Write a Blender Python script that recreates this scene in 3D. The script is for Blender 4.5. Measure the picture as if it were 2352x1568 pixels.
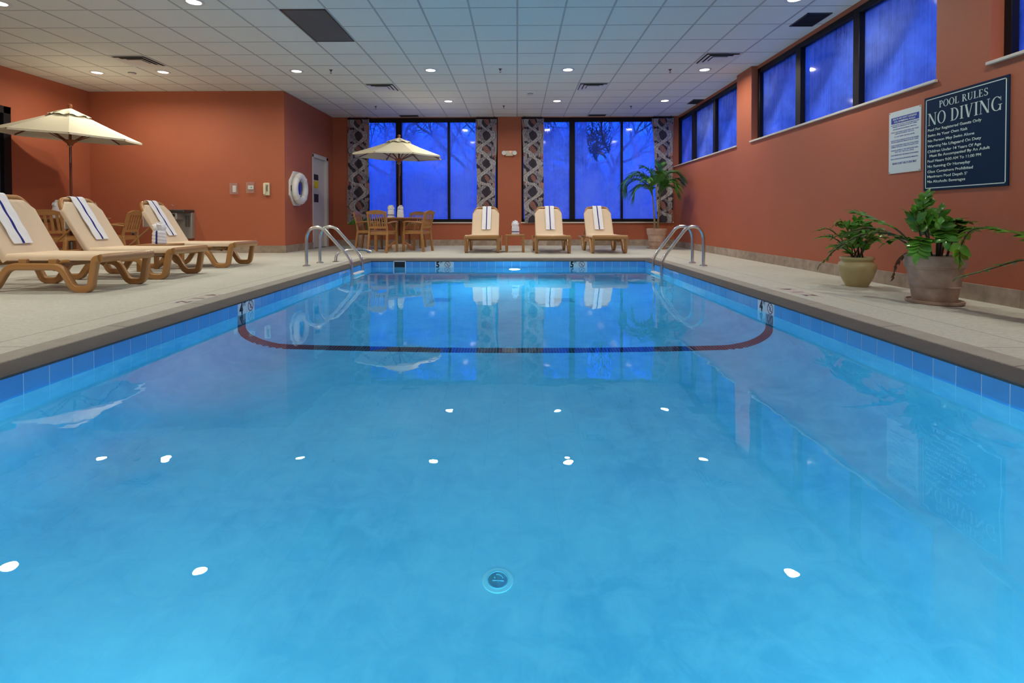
import bpy, bmesh, math, random
from mathutils import Vector, Matrix
R_ = math.radians
PI = math.pi
C = bpy.context.scene.collection
SC = bpy.context.scene
for o in list(bpy.data.objects): bpy.data.objects.remove(o)

# ------------------------------------------------------------------ camera
cam_d = bpy.data.cameras.new('camera'); cam = bpy.data.objects.new('camera', cam_d); C.objects.link(cam)
def cam_matrix():
    p, y, r = 0.015257, -0.009617, -0.001887
    cy, sy, cp, sp, cr, sr = math.cos(y), math.sin(y), math.cos(p), math.sin(p), math.cos(r), math.sin(r)
    Ry = Matrix(((cy,-sy,0),(sy,cy,0),(0,0,1))); Rp = Matrix(((1,0,0),(0,cp,-sp),(0,sp,cp))); Rr = Matrix(((cr,0,sr),(0,1,0),(-sr,0,cr)))
    M = Rr @ Rp @ Ry
    right, fwd, up = M[0], M[1], M[2]
    return Matrix(((right[0], up[0], -fwd[0], 0), (right[1], up[1], -fwd[1], 0), (right[2], up[2], -fwd[2], 0.7175), (0,0,0,1)))
cam.matrix_world = cam_matrix()
cam_d.sensor_width = 36; cam_d.lens = 1190.9/2352*36
cam_d.shift_y = -(784-519.43)/2352
cam_d.clip_start = 0.05; cam_d.clip_end = 300
SC.camera = cam
# ------------------------------------------------------------------ world, exposure
SC.view_settings.view_transform = 'Standard'; SC.view_settings.look = 'None'
SC.view_settings.gamma = 1.0; SC.view_settings.use_curve_mapping = False
SC.view_settings.exposure = 0.0
W = bpy.data.worlds.new('dusk_sky'); SC.world = W; W.use_nodes = True
wt = W.node_tree; wt.nodes.clear()
wo = wt.nodes.new('ShaderNodeOutputWorld'); wb = wt.nodes.new('ShaderNodeBackground'); wr = wt.nodes.new('ShaderNodeValToRGB')
wc = wt.nodes.new('ShaderNodeTexCoord'); ws = wt.nodes.new('ShaderNodeSeparateXYZ')
wt.links.new(wc.outputs['Generated'], ws.inputs[0]); wt.links.new(ws.outputs['Z'], wr.inputs[0]); wt.links.new(wr.outputs[0], wb.inputs[0]); wt.links.new(wb.outputs[0], wo.inputs[0])
wr.color_ramp.elements[0].position = 0.0; wr.color_ramp.elements[0].color = (0.004, 0.050, 0.66, 1)
wr.color_ramp.elements[1].position = 0.30; wr.color_ramp.elements[1].color = (0.010, 0.095, 1.0, 1)
wb.inputs[1].default_value = 3.5
LAMP_W = 25.0            # each ceiling downlight
POOL_W = 44.0           # each underwater pool lamp
LAMP_COL = (1.0, 0.91, 0.74)
POOL_COL = (0.24, 0.84, 0.88)

# ------------------------------------------------------------------ material helpers
def new_mat(name):
    m = bpy.data.materials.new(name); m.use_nodes = True
    nt = m.node_tree; b = nt.nodes['Principled BSDF']
    return m, nt, b
def mat(name, col, rough=0.6, metal=0.0, noise=0.0, nscale=20.0, bump=0.0, bscale=60.0, emit=None, estr=0.0, spec=None, col2=None, stretch=None, coat=0.0, sss=0.0):
    m, nt, b = new_mat(name)
    b.inputs['Base Color'].default_value = (*col, 1); b.inputs['Roughness'].default_value = rough; b.inputs['Metallic'].default_value = metal
    if spec is not None: b.inputs['Specular IOR Level'].default_value = spec
    if coat: b.inputs['Coat Weight'].default_value = coat; b.inputs['Coat Roughness'].default_value = 0.15
    if emit: b.inputs['Emission Color'].default_value = (*emit, 1); b.inputs['Emission Strength'].default_value = estr
    if noise or bump:
        tc = nt.nodes.new('ShaderNodeTexCoord'); mp = nt.nodes.new('ShaderNodeMapping')
        nt.links.new(tc.outputs['Object'], mp.inputs[0])
        if stretch: mp.inputs['Scale'].default_value = stretch
    if noise:
        n = nt.nodes.new('ShaderNodeTexNoise'); n.inputs['Scale'].default_value = nscale; n.inputs['Detail'].default_value = 6
        nt.links.new(mp.outputs[0], n.inputs[0])
        r = nt.nodes.new('ShaderNodeValToRGB')
        c2 = col2 if col2 else tuple(min(1, c*(1+noise)) for c in col)
        c1 = tuple(c*(1-noise) for c in col)
        r.color_ramp.elements[0].color = (*c1, 1); r.color_ramp.elements[0].position = 0.3
        r.color_ramp.elements[1].color = (*c2, 1); r.color_ramp.elements[1].position = 0.7
        nt.links.new(n.outputs[0], r.inputs[0]); nt.links.new(r.outputs[0], b.inputs['Base Color'])
    if bump:
        n2 = nt.nodes.new('ShaderNodeTexNoise'); n2.inputs['Scale'].default_value = bscale; n2.inputs['Detail'].default_value = 4
        bp = nt.nodes.new('ShaderNodeBump'); bp.inputs['Strength'].default_value = bump; bp.inputs['Distance'].default_value = 0.01
        nt.links.new(mp.outputs[0], n2.inputs[0]); nt.links.new(n2.outputs[0], bp.inputs['Height']); nt.links.new(bp.outputs[0], b.inputs['Normal'])
    return m
def island_mat(name, c1, c2, rough, noise=0.15, nscale=14, bump=0.0):
    """colour varies a little from tile to tile"""
    m, nt, b = new_mat(name)
    g = nt.nodes.new('ShaderNodeNewGeometry'); mx = nt.nodes.new('ShaderNodeMixRGB')
    mx.inputs[1].default_value = (*c1, 1); mx.inputs[2].default_value = (*c2, 1)
    nt.links.new(g.outputs['Random Per Island'], mx.inputs[0])
    tc = nt.nodes.new('ShaderNodeTexCoord'); n = nt.nodes.new('ShaderNodeTexNoise'); n.inputs['Scale'].default_value = nscale; n.inputs['Detail'].default_value = 6
    nt.links.new(tc.outputs['Object'], n.inputs[0])
    mr = nt.nodes.new('ShaderNodeMapRange'); mr.inputs['From Min'].default_value = 0.25; mr.inputs['From Max'].default_value = 0.75
    mr.inputs['To Min'].default_value = 1-noise; mr.inputs['To Max'].default_value = 1+noise
    nt.links.new(n.outputs[0], mr.inputs[0])
    ml = nt.nodes.new('ShaderNodeVectorMath'); ml.operation = 'SCALE'
    nt.links.new(mx.outputs[0], ml.inputs[0]); nt.links.new(mr.outputs[0], ml.inputs['Scale']); nt.links.new(ml.outputs[0], b.inputs['Base Color'])
    b.inputs['Roughness'].default_value = rough
    if bump:
        bp = nt.nodes.new('ShaderNodeBump'); bp.inputs['Strength'].default_value = bump; bp.inputs['Distance'].default_value = 0.01
        nt.links.new(n.outputs[0], bp.inputs['Height']); nt.links.new(bp.outputs[0], b.inputs['Normal'])
    return m
class NT:
    """tiny helper for procedural node maths"""
    def __init__(s, nt): s.nt = nt
    def _in(s, sock, v):
        if isinstance(v, (int, float)): sock.default_value = v
        else: s.nt.links.new(v, sock)
    def m(s, op, a, b=0.0, c=None, clamp=False):
        n = s.nt.nodes.new('ShaderNodeMath'); n.operation = op; n.use_clamp = clamp
        s._in(n.inputs[0], a); s._in(n.inputs[1], b)
        if c is not None: s._in(n.inputs[2], c)
        return n.outputs[0]
    def noise(s, vec, scale, detail=4, rough=0.5, dist=0.0):
        n = s.nt.nodes.new('ShaderNodeTexNoise'); n.inputs['Scale'].default_value = scale; n.inputs['Detail'].default_value = detail
        n.inputs['Roughness'].default_value = rough; n.inputs['Distortion'].default_value = dist
        s.nt.links.new(vec, n.inputs[0]); return n.outputs[0]
    def mapv(s, vec, sc=(1,1,1), loc=(0,0,0), rot=(0,0,0)):
        n = s.nt.nodes.new('ShaderNodeMapping'); n.inputs['Scale'].default_value = sc; n.inputs['Location'].default_value = loc; n.inputs['Rotation'].default_value = rot
        s.nt.links.new(vec, n.inputs[0]); return n.outputs[0]
    def obj(s):
        return s.nt.nodes.new('ShaderNodeTexCoord').outputs['Object']
    def sep(s, vec):
        n = s.nt.nodes.new('ShaderNodeSeparateXYZ'); s.nt.links.new(vec, n.inputs[0]); return n.outputs
    def mix(s, f, c1, c2):
        n = s.nt.nodes.new('ShaderNodeMixRGB'); s._in(n.inputs[0], f)
        for k, c in ((1, c1), (2, c2)):
            if isinstance(c, tuple): n.inputs[k].default_value = (*c, 1)
            else: s.nt.links.new(c, n.inputs[k])
        return n.outputs[0]
    def ramp(s, f, stops):
        n = s.nt.nodes.new('ShaderNodeValToRGB'); cr = n.color_ramp
        while len(cr.elements) < len(stops): cr.elements.new(0.5)
        for e, (p, c) in zip(cr.elements, stops): e.position = p; e.color = (*c, 1)
        s.nt.links.new(f, n.inputs[0]); return n.outputs[0]
    def bump(s, h, strength, dist, b):
        bp = s.nt.nodes.new('ShaderNodeBump'); bp.inputs['Strength'].default_value = strength; bp.inputs['Distance'].default_value = dist
        s.nt.links.new(h, bp.inputs['Height']); s.nt.links.new(bp.outputs[0], b.inputs['Normal'])

M = {}
# painted stucco wall
def wall_mat(name, col):
    m, nt, b = new_mat(name); n = NT(nt); v = n.obj()
    f = n.noise(v, 1.3, 5); c = n.mix(n.m('MULTIPLY', f, 0.9), tuple(x*0.93 for x in col), tuple(min(1, x*1.07) for x in col))
    nt.links.new(c, b.inputs['Base Color']); b.inputs['Roughness'].default_value = 0.62; b.inputs['Specular IOR Level'].default_value = 0.35
    n.bump(n.noise(v, 130, 3), 0.22, 0.006, b); return m
M['wall'] = wall_mat('terracotta_stucco', (0.42, 0.122, 0.062))
M['ceil'] = mat('acoustic_tile', (0.70, 0.71, 0.69), 0.9, noise=0.03, nscale=60, bump=0.15, bscale=220)
M['tbar'] = mat('ceiling_grid_metal', (0.40, 0.41, 0.41), 0.55)
M['base'] = island_mat('stone_baseboard_tile', (0.30, 0.235, 0.185), (0.40, 0.33, 0.27), 0.5, 0.28, 9, 0.2)
M['grout'] = mat('grout', (0.42, 0.38, 0.33), 0.9)
M['pool_tile'] = island_mat('glazed_blue_waterline_tile', (0.10, 0.36, 0.78), (0.13, 0.42, 0.84), 0.08, 0.05, 4)
M['pool_grout'] = mat('pale_grout', (0.70, 0.80, 0.90), 0.7)
M['black_tile'] = island_mat('dark_mosaic_tile', (0.006, 0.008, 0.030), (0.022, 0.012, 0.034), 0.3, 0.1)
M['white_tile'] = mat('white_glazed_tile', (0.78, 0.80, 0.80), 0.15)
M['ink'] = mat('black_marking', (0.012, 0.014, 0.03), 0.4)
M['redink'] = mat('maroon_marking', (0.22, 0.012, 0.04), 0.4)
M['black_frame'] = mat('black_anodised_frame', (0.006, 0.005, 0.008), 0.5, spec=0.25)
M['sill'] = mat('cream_sill', (0.66, 0.61, 0.54), 0.45)
M['door'] = mat('painted_door', (0.60, 0.58, 0.56), 0.5)
M['resin'] = mat('tan_resin', (0.40, 0.205, 0.070), 0.28, coat=0.2)
M['chair'] = mat('teak_resin', (0.36, 0.175, 0.055), 0.38, noise=0.12, nscale=5, stretch=(1,1,6))
M['chair_slat'] = M['chair']
M['tablewood'] = mat('table_resin', (0.38, 0.17, 0.07), 0.3)
M['pole'] = mat('stained_wood', (0.16, 0.045, 0.018), 0.3, noise=0.2, nscale=6, stretch=(6,6,1))
M['canvas'] = mat('cream_canvas', (0.74, 0.70, 0.54), 0.9, bump=0.08, bscale=300)
M['chrome'] = mat('brushed_stainless', (0.62, 0.62, 0.63), 0.22, metal=1.0)
M['white_plastic'] = mat('white_plastic', (0.80, 0.80, 0.78), 0.35)
M['cream_plastic'] = mat('cream_plastic', (0.74, 0.68, 0.50), 0.35)
M['dark'] = mat('dark_void', (0.012, 0.012, 0.014), 0.6)
M['grille'] = mat('grey_grille', (0.27, 0.25, 0.26), 0.5, bump=0.6, bscale=400)
M['vent'] = mat('white_enamel_vent', (0.62, 0.60, 0.60), 0.45)
M['inlet'] = mat('pale_inlet_plastic', (0.62, 0.84, 0.90), 0.6); M['inlet2'] = mat('inlet_shadow_gap', (0.34, 0.66, 0.78), 0.6)
M['terra'] = mat('washed_terracotta', (0.52, 0.33, 0.25), 0.75, noise=0.22, nscale=7, col2=(0.60, 0.44, 0.36), bump=0.1)
M['stonepot'] = mat('grey_pink_clay', (0.40, 0.29, 0.24), 0.75, noise=0.22, nscale=8, col2=(0.50, 0.40, 0.35), bump=0.1)
M['glazedpot'] = mat('olive_beige_clay', (0.47, 0.40, 0.20), 0.45, noise=0.1, nscale=8)
M['soil'] = mat('soil', (0.03, 0.02, 0.012), 0.95, bump=0.8, bscale=70)
M['zz'] = mat('glossy_leaf', (0.035, 0.17, 0.018), 0.2, noise=0.45, nscale=5, col2=(0.12, 0.34, 0.035))
M['zzlight'] = mat('pale_new_leaf', (0.16, 0.36, 0.025), 0.3, noise=0.3, nscale=6)
M['zzstem'] = mat('dark_stem', (0.035, 0.030, 0.014), 0.5)
M['dead'] = mat('dry_leaf', (0.10, 0.045, 0.025), 0.8)
M['palm'] = mat('palm_leaflet', (0.030, 0.17, 0.022), 0.35, noise=0.4, nscale=4, col2=(0.09, 0.30, 0.035))
M['palmstem'] = mat('palm_trunk', (0.28, 0.24, 0.12), 0.6, noise=0.25, nscale=9, stretch=(1,1,5))
M['palmrachis'] = mat('palm_rachis', (0.12, 0.22, 0.05), 0.45)
M['drain'] = mat('pale_blue_drain_grate', (0.24, 0.52, 0.66), 0.6)
M['blue_plastic'] = mat('blue_rope_bag', (0.02, 0.03, 0.42), 0.5)
M['steel_dark'] = mat('dark_steel', (0.09, 0.085, 0.085), 0.35, metal=0.6)
M['steel'] = mat('grey_steel_panel', (0.36, 0.35, 0.33), 0.4, metal=0.35)
M['navy'] = mat('navy_sign_panel', (0.003, 0.020, 0.060), 0.6, spec=0.15)
M['sign_white'] = mat('pale_lettering', (0.62, 0.76, 0.70), 0.5)
M['sign_panel'] = mat('white_sign_panel', (0.66, 0.74, 0.74), 0.35)
M['sign_blue'] = mat('blue_print', (0.012, 0.045, 0.36), 0.4)
M['yellow'] = mat('yellow_placard', (0.70, 0.55, 0.02), 0.5)
M['led'] = mat('red_led', (0.8, 0.05, 0.08), 0.4, emit=(1, 0.04, 0.08), estr=6)
M['ledgreen'] = mat('green_display', (0.05, 0.25, 0.10), 0.4, emit=(0.05, 0.35, 0.12), estr=0.35)
M['lens'] = mat('lamp_lens', (1, 1, 1), 0.4, emit=(1.0, 0.97, 0.90), estr=7.0)
M['poollens'] = mat('pool_lamp_lens', (1, 1, 1), 0.4, emit=(0.9, 0.97, 1.0), estr=60.0)
M['bark'] = mat('bare_bark', (0.010, 0.010, 0.012), 0.9)
M['hedge'] = mat('dark_evergreen', (0.012, 0.020, 0.020), 0.9)
M['grass'] = mat('dusk_lawn', (0.03, 0.045, 0.04), 1.0, noise=0.3, nscale=3)

def towel_mat():
    m, nt, b = new_mat('terry_towel'); n = NT(nt); v = n.obj()
    b.inputs['Base Color'].default_value = (0.80, 0.82, 0.88, 1); b.inputs['Roughness'].default_value = 0.95
    b.inputs['Sheen Weight'].default_value = 0.3
    n.bump(n.noise(v, 350, 2), 0.5, 0.003, b); return m
M['towel'] = towel_mat()
M['stripe'] = mat('navy_towel_stripe', (0.008, 0.018, 0.22), 0.9)
def sling_mat():
    m, nt, b = new_mat('beige_sling'); n = NT(nt); v = n.obj()
    c = n.mix(n.noise(v, 2.2, 3), (0.66, 0.52, 0.37), (0.76, 0.62, 0.46)); nt.links.new(c, b.inputs['Base Color'])
    b.inputs['Roughness'].default_value = 0.8; n.bump(n.noise(v, 260, 2), 0.3, 0.003, b); return m
M['sling'] = sling_mat()
def deck_mat():
    m, nt, b = new_mat('broomed_concrete_deck'); n = NT(nt); v = n.obj()
    f1 = n.noise(v, 0.9, 5, 0.55); f2 = n.noise(n.mapv(v, (3, 22, 3)), 3.0, 4, 0.6); f3 = n.noise(v, 40, 4, 0.7)
    c = n.mix(f1, (0.42, 0.43, 0.37), (0.64, 0.65, 0.58)); c = n.mix(n.m('MULTIPLY', n.m('SUBTRACT', n.m('MULTIPLY', f2, 2.2), 0.65, clamp=True), 0.55), c, (0.27, 0.27, 0.22)); c = n.mix(n.m('MULTIPLY', n.m('SUBTRACT', n.m('MULTIPLY', f3, 2.4), 0.8, clamp=True), 0.45), c, (0.74, 0.74, 0.70))
    xyz = n.sep(v)
    # saw-cut joints
    def line(axis, pos, w): return n.m('LESS_THAN', n.m('ABSOLUTE', n.m('SUBTRACT', xyz[axis], pos)), w)
    L = line(0, -3.02, 0.006)
    for a in (line(0, 2.92, 0.006), line(0, -4.9, 0.004), line(0, -7.3, 0.004), line(1, 10.02, 0.006)): L = n.m('MAXIMUM', L, a)
    my = n.m('ABSOLUTE', n.m('SUBTRACT', n.m('FRACT', n.m('DIVIDE', n.m('ADD', xyz[1], 20.3), 2.44)), 0.5))
    L = n.m('MAXIMUM', L, n.m('LESS_THAN', my, 0.0018))
    c = n.mix(n.m('MULTIPLY', L, 0.6), c, (0.16, 0.15, 0.12))
    nt.links.new(c, b.inputs['Base Color']); b.inputs['Roughness'].default_value = 0.75
    n.bump(n.m('ADD', n.m('MULTIPLY', f2, 0.5), f3), 0.45, 0.006, b); return m
M['deck'] = deck_mat()
def coping_mat():
    m, nt, b = new_mat('two_tone_concrete_coping'); n = NT(nt); v = n.obj()
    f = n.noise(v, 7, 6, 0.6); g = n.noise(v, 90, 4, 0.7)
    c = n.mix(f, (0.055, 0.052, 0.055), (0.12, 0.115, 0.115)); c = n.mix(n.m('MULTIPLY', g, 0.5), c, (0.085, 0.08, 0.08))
    top = n.m('MULTIPLY', n.m('ADD', n.m('ADD', n.sep(v)[2], 0.0115), n.m('MULTIPLY', n.m('SUBTRACT', g, 0.5), 0.006)), 300.0, clamp=True); c = n.mix(top, c, n.mix(f, (0.30, 0.29, 0.25), (0.46, 0.44, 0.39)))  # paler on the flat top, darker over the rounded nose
    xyz = n.sep(v); gy = n.m('ABSOLUTE', n.m('SUBTRACT', n.m('FRACT', n.m('DIVIDE', n.m('ADD', xyz[1], 20.0), 0.92)), 0.5))
    c = n.mix(n.m('MULTIPLY', n.m('LESS_THAN', gy, 0.006), 0.6), c, (0.08, 0.075, 0.06))
    nt.links.new(c, b.inputs['Base Color']); b.inputs['Roughness'].default_value = 0.8
    n.bump(n.m('ADD', g, f), 0.7, 0.01, b); return m
M['coping'] = coping_mat()
def plaster_mat():
    m, nt, b = new_mat('pool_plaster'); n = NT(nt); v = n.obj()
    f = n.noise(v, 1.1, 7, 0.62, 0.4); g = n.noise(v, 7, 6, 0.6, 0.8)
    f = n.m('MULTIPLY', n.m('SUBTRACT', f, 0.33), 3.0, clamp=True); g = n.m('MULTIPLY', n.m('SUBTRACT', g, 0.42), 4.0, clamp=True)
    c = n.mix(f, (0.22, 0.55, 0.74), (0.42, 0.72, 0.85)); c = n.mix(n.m('MULTIPLY', g, 0.35), c, (0.58, 0.84, 0.93))
    nt.links.new(c, b.inputs['Base Color']); b.inputs['Roughness'].default_value = 0.8; return m
M['plaster'] = plaster_mat()
def water_mat():
    m, nt, b = new_mat('pool_water'); n = NT(nt)
    b.inputs['Base Color'].default_value = (1, 1, 1, 1); b.inputs['Roughness'].default_value = 0.0
    b.inputs['IOR'].default_value = 1.333; b.inputs['Transmission Weight'].default_value = 1.0
    v = n.obj(); h = n.m('ADD', n.noise(n.mapv(v, (1, 0.7, 1)), 1.6, 2), n.m('MULTIPLY', n.noise(v, 6, 2), 0.15))
    n.bump(h, 0.05, 0.05, b)
    va = nt.nodes.new('ShaderNodeVolumeAbsorption'); va.inputs['Color'].default_value = (0.10, 0.76, 0.93, 1); va.inputs['Density'].default_value = 0.42
    nt.links.new(va.outputs[0], nt.nodes['Material Output'].inputs['Volume'])
    return m
M['water'] = water_mat()
def pane_mat(name, arch=None):
    """double glazing misted over by condensation: partly clear, partly scattering, streaked"""
    m, nt, b = new_mat(name); n = NT(nt); v = n.obj(); nt.nodes.remove(b)
    streak = n.noise(n.mapv(v, (40, 40, 0.8)), 1.0, 5, 0.6); blot = n.noise(v, 1.3, 4, 0.6); fine = n.noise(n.mapv(v, (30, 30, 12)), 1.0, 3, 0.7)
    z = n.sep(v)[2]
    fog = n.m('ADD', n.m('MULTIPLY', blot, 0.95), n.m('MULTIPLY', streak, 0.30)); fog = n.m('SUBTRACT', fog, n.m('MULTIPLY', z, 0.13)); fog = n.m('ADD', fog, n.m('MULTIPLY', fine, 0.12)); fog = n.m('SUBTRACT', n.m('MULTIPLY', fog, 1.9), 0.66, clamp=True)
    if arch:
        cx, cz, rx, rz = arch; xs = n.sep(v)
        d = n.m('SQRT', n.m('ADD', n.m('POWER', n.m('DIVIDE', n.m('SUBTRACT', xs[0], cx), rx), 2.0), n.m('POWER', n.m('DIVIDE', n.m('SUBTRACT', xs[2], cz), rz), 2.0)))
        msk = n.m('MULTIPLY', n.m('SUBTRACT', 1.05, d), 9.0, clamp=True)
        fog = n.m('MULTIPLY', fog, n.m('SUBTRACT', 1.0, n.m('MULTIPLY', msk, 0.85)))
    tr = nt.nodes.new('ShaderNodeBsdfTransparent'); tr.inputs[0].default_value = (0.86, 0.88, 0.92, 1)
    tl = nt.nodes.new('ShaderNodeBsdfTranslucent'); tl.inputs[0].default_value = (0.70, 0.86, 0.97, 1)
    mx = nt.nodes.new('ShaderNodeMixShader'); nt.links.new(fog, mx.inputs[0]); nt.links.new(tr.outputs[0], mx.inputs[1]); nt.links.new(tl.outputs[0], mx.inputs[2])
    gl = nt.nodes.new('ShaderNodeBsdfGlossy'); gl.inputs['Roughness'].default_value = 0.06; gl.inputs[0].default_value = (1, 1, 1, 1)
    fr = nt.nodes.new('ShaderNodeFresnel'); fr.inputs[0].default_value = 1.5
    m2 = nt.nodes.new('ShaderNodeMixShader'); nt.links.new(fr.outputs[0], m2.inputs[0]); nt.links.new(mx.outputs[0], m2.inputs[1]); nt.links.new(gl.outputs[0], m2.inputs[2])
    nt.links.new(m2.outputs[0], nt.nodes['Material Output'].inputs['Surface']); return m
M['pane'] = pane_mat('misted_glass')
M['pane_arch'] = pane_mat('misted_glass_with_clear_patch', (0.05, 0.85, 0.34, 0.62))
def clear_mat():
    m, nt, b = new_mat('clear_acrylic'); nt.nodes.remove(b)
    tr = nt.nodes.new('ShaderNodeBsdfTransparent'); tr.inputs[0].default_value = (0.97, 0.97, 0.97, 1)
    gl = nt.nodes.new('ShaderNodeBsdfDiffuse'); gl.inputs[0].default_value = (0.8, 0.75, 0.75, 1)
    mx = nt.nodes.new('ShaderNodeMixShader'); mx.inputs[0].default_value = 0.10
    nt.links.new(tr.outputs[0], mx.inputs[1]); nt.links.new(gl.outputs[0], mx.inputs[2]); nt.links.new(mx.outputs[0], nt.nodes['Material Output'].inputs['Surface']); return m
M['acrylic'] = clear_mat()
def dark_glass():
    m, nt, b = new_mat('dark_door_glass'); b.inputs['Base Color'].default_value = (0.06, 0.07, 0.12, 1); b.inputs['Roughness'].default_value = 0.05
    return m
M['darkglass'] = dark_glass()
def curtain_mat():
    """printed fabric: grey ribbons crossing over dark ground with coral leaf sprays"""
    m, nt, b = new_mat('printed_curtain_fabric'); n = NT(nt); v0 = n.obj()
    wob = n.noise(v0, 3.0, 3); X, Y, Z = n.sep(v0)
    x = n.m('ADD', X, n.m('MULTIPLY', n.m('SUBTRACT', wob, 0.5), 0.20)); z = n.m('ADD', Z, n.m('MULTIPLY', n.m('SUBTRACT', wob, 0.5), 0.22))
    k = 2*PI/0.74
    s = n.m('SINE', n.m('MULTIPLY', z, k))
    b1 = n.m('ABSOLUTE', n.m('SUBTRACT', x, n.m('MULTIPLY', s, 0.19))); b2 = n.m('ABSOLUTE', n.m('ADD', x, n.m('MULTIPLY', s, 0.19)))
    m1 = n.m('LESS_THAN', b1, 0.085); m2 = n.m('LESS_THAN', b2, 0.072); e1 = n.m('MULTIPLY', n.m('GREATER_THAN', b1, 0.070), 0.8); e2 = n.m('MULTIPLY', n.m('GREATER_THAN', b2, 0.058), 0.8); h1 = n.m('MULTIPLY', n.m('LESS_THAN', n.m('ABSOLUTE', n.m('SUBTRACT', b1, 0.045)), 0.014), 0.3)
    ang = n.mapv(v0, (30, 1, 10), rot=(0, 0.6, 0)); st = n.noise(ang, 1.6, 5, 0.7); st2 = n.noise(n.mapv(v0, (30, 1, 10), rot=(0, -0.6, 0)), 1.6, 5, 0.7)
    rib1 = n.ramp(st, [(0.34, (0.06, 0.05, 0.07)), (0.46, (0.26, 0.25, 0.28)), (0.66, (0.60, 0.58, 0.56))])
    rib2 = n.ramp(st2, [(0.34, (0.05, 0.045, 0.07)), (0.48, (0.17, 0.16, 0.20)), (0.66, (0.48, 0.46, 0.48))])
    # leaf sprays: thin coral fingers
    def spray(cx, cz0, flip):
        fz = n.m('SUBTRACT', n.m('FRACT', n.m('DIVIDE', n.m('SUBTRACT', Z, cz0), 0.74)), 0.5); fz = n.m('MULTIPLY', fz, 0.74)
        dx = n.m('SUBTRACT', X, cx); a = n.m('ARCTAN2', fz, n.m('MULTIPLY', dx, flip)); r = n.m('SQRT', n.m('ADD', n.m('MULTIPLY', dx, dx), n.m('MULTIPLY', fz, fz)))
        dx2 = n.m('ADD', dx, n.m('MULTIPLY', fz, 0.45*flip)); f = n.m('SINE', n.m('MULTIPLY', n.m('ADD', fz, n.m('MULTIPLY', n.m('ABSOLUTE', dx2), 0.9)), 150.0))
        rr = n.m('SQRT', n.m('ADD', n.m('POWER', n.m('DIVIDE', dx2, 0.070), 2.0), n.m('POWER', n.m('DIVIDE', fz, 0.125), 2.0)))
        return n.m('MULTIPLY', n.m('GREATER_THAN', f, -0.35), n.m('LESS_THAN', n.m('ADD', rr, n.m('MULTIPLY', n.m('SUBTRACT', wob, 0.5), 2.2)), 0.95))
    sp = n.m('MAXIMUM', spray(0.0, 0.185, 1.0), n.m('MAXIMUM', spray(0.24, 0.0, 1.0), spray(-0.25, 0.08, -1.0)))
    bg = n.mix(n.noise(v0, 9, 4), (0.012, 0.010, 0.022), (0.06, 0.05, 0.07)); coral = n.mix(n.noise(v0, 25, 3), (0.26, 0.09, 0.08), (0.50, 0.24, 0.19))
    outer = n.m('GREATER_THAN', n.m('ABSOLUTE', X), 0.15); grey = n.mix(n.noise(n.mapv(v0, (14, 1, 8)), 2.0, 5, 0.7), (0.14, 0.12, 0.15), (0.50, 0.44, 0.43))
    c = n.mix(n.m('MULTIPLY', outer, n.m('GREATER_THAN', n.noise(v0, 5, 3), 0.46)), bg, grey); c = n.mix(sp, c, coral)
    rib1 = n.mix(h1, n.mix(e1, rib1, (0.03, 0.025, 0.04)), (0.60, 0.58, 0.56)); rib2 = n.mix(n.m('MULTIPLY', e2, 0.6), rib2, (0.42, 0.40, 0.42))
    c = n.mix(m2, c, rib2); c = n.mix(m1, c, rib1)
    nt.links.new(c, b.inputs['Base Color']); b.inputs['Roughness'].default_value = 0.85; return m
M['curtain'] = curtain_mat()

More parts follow.
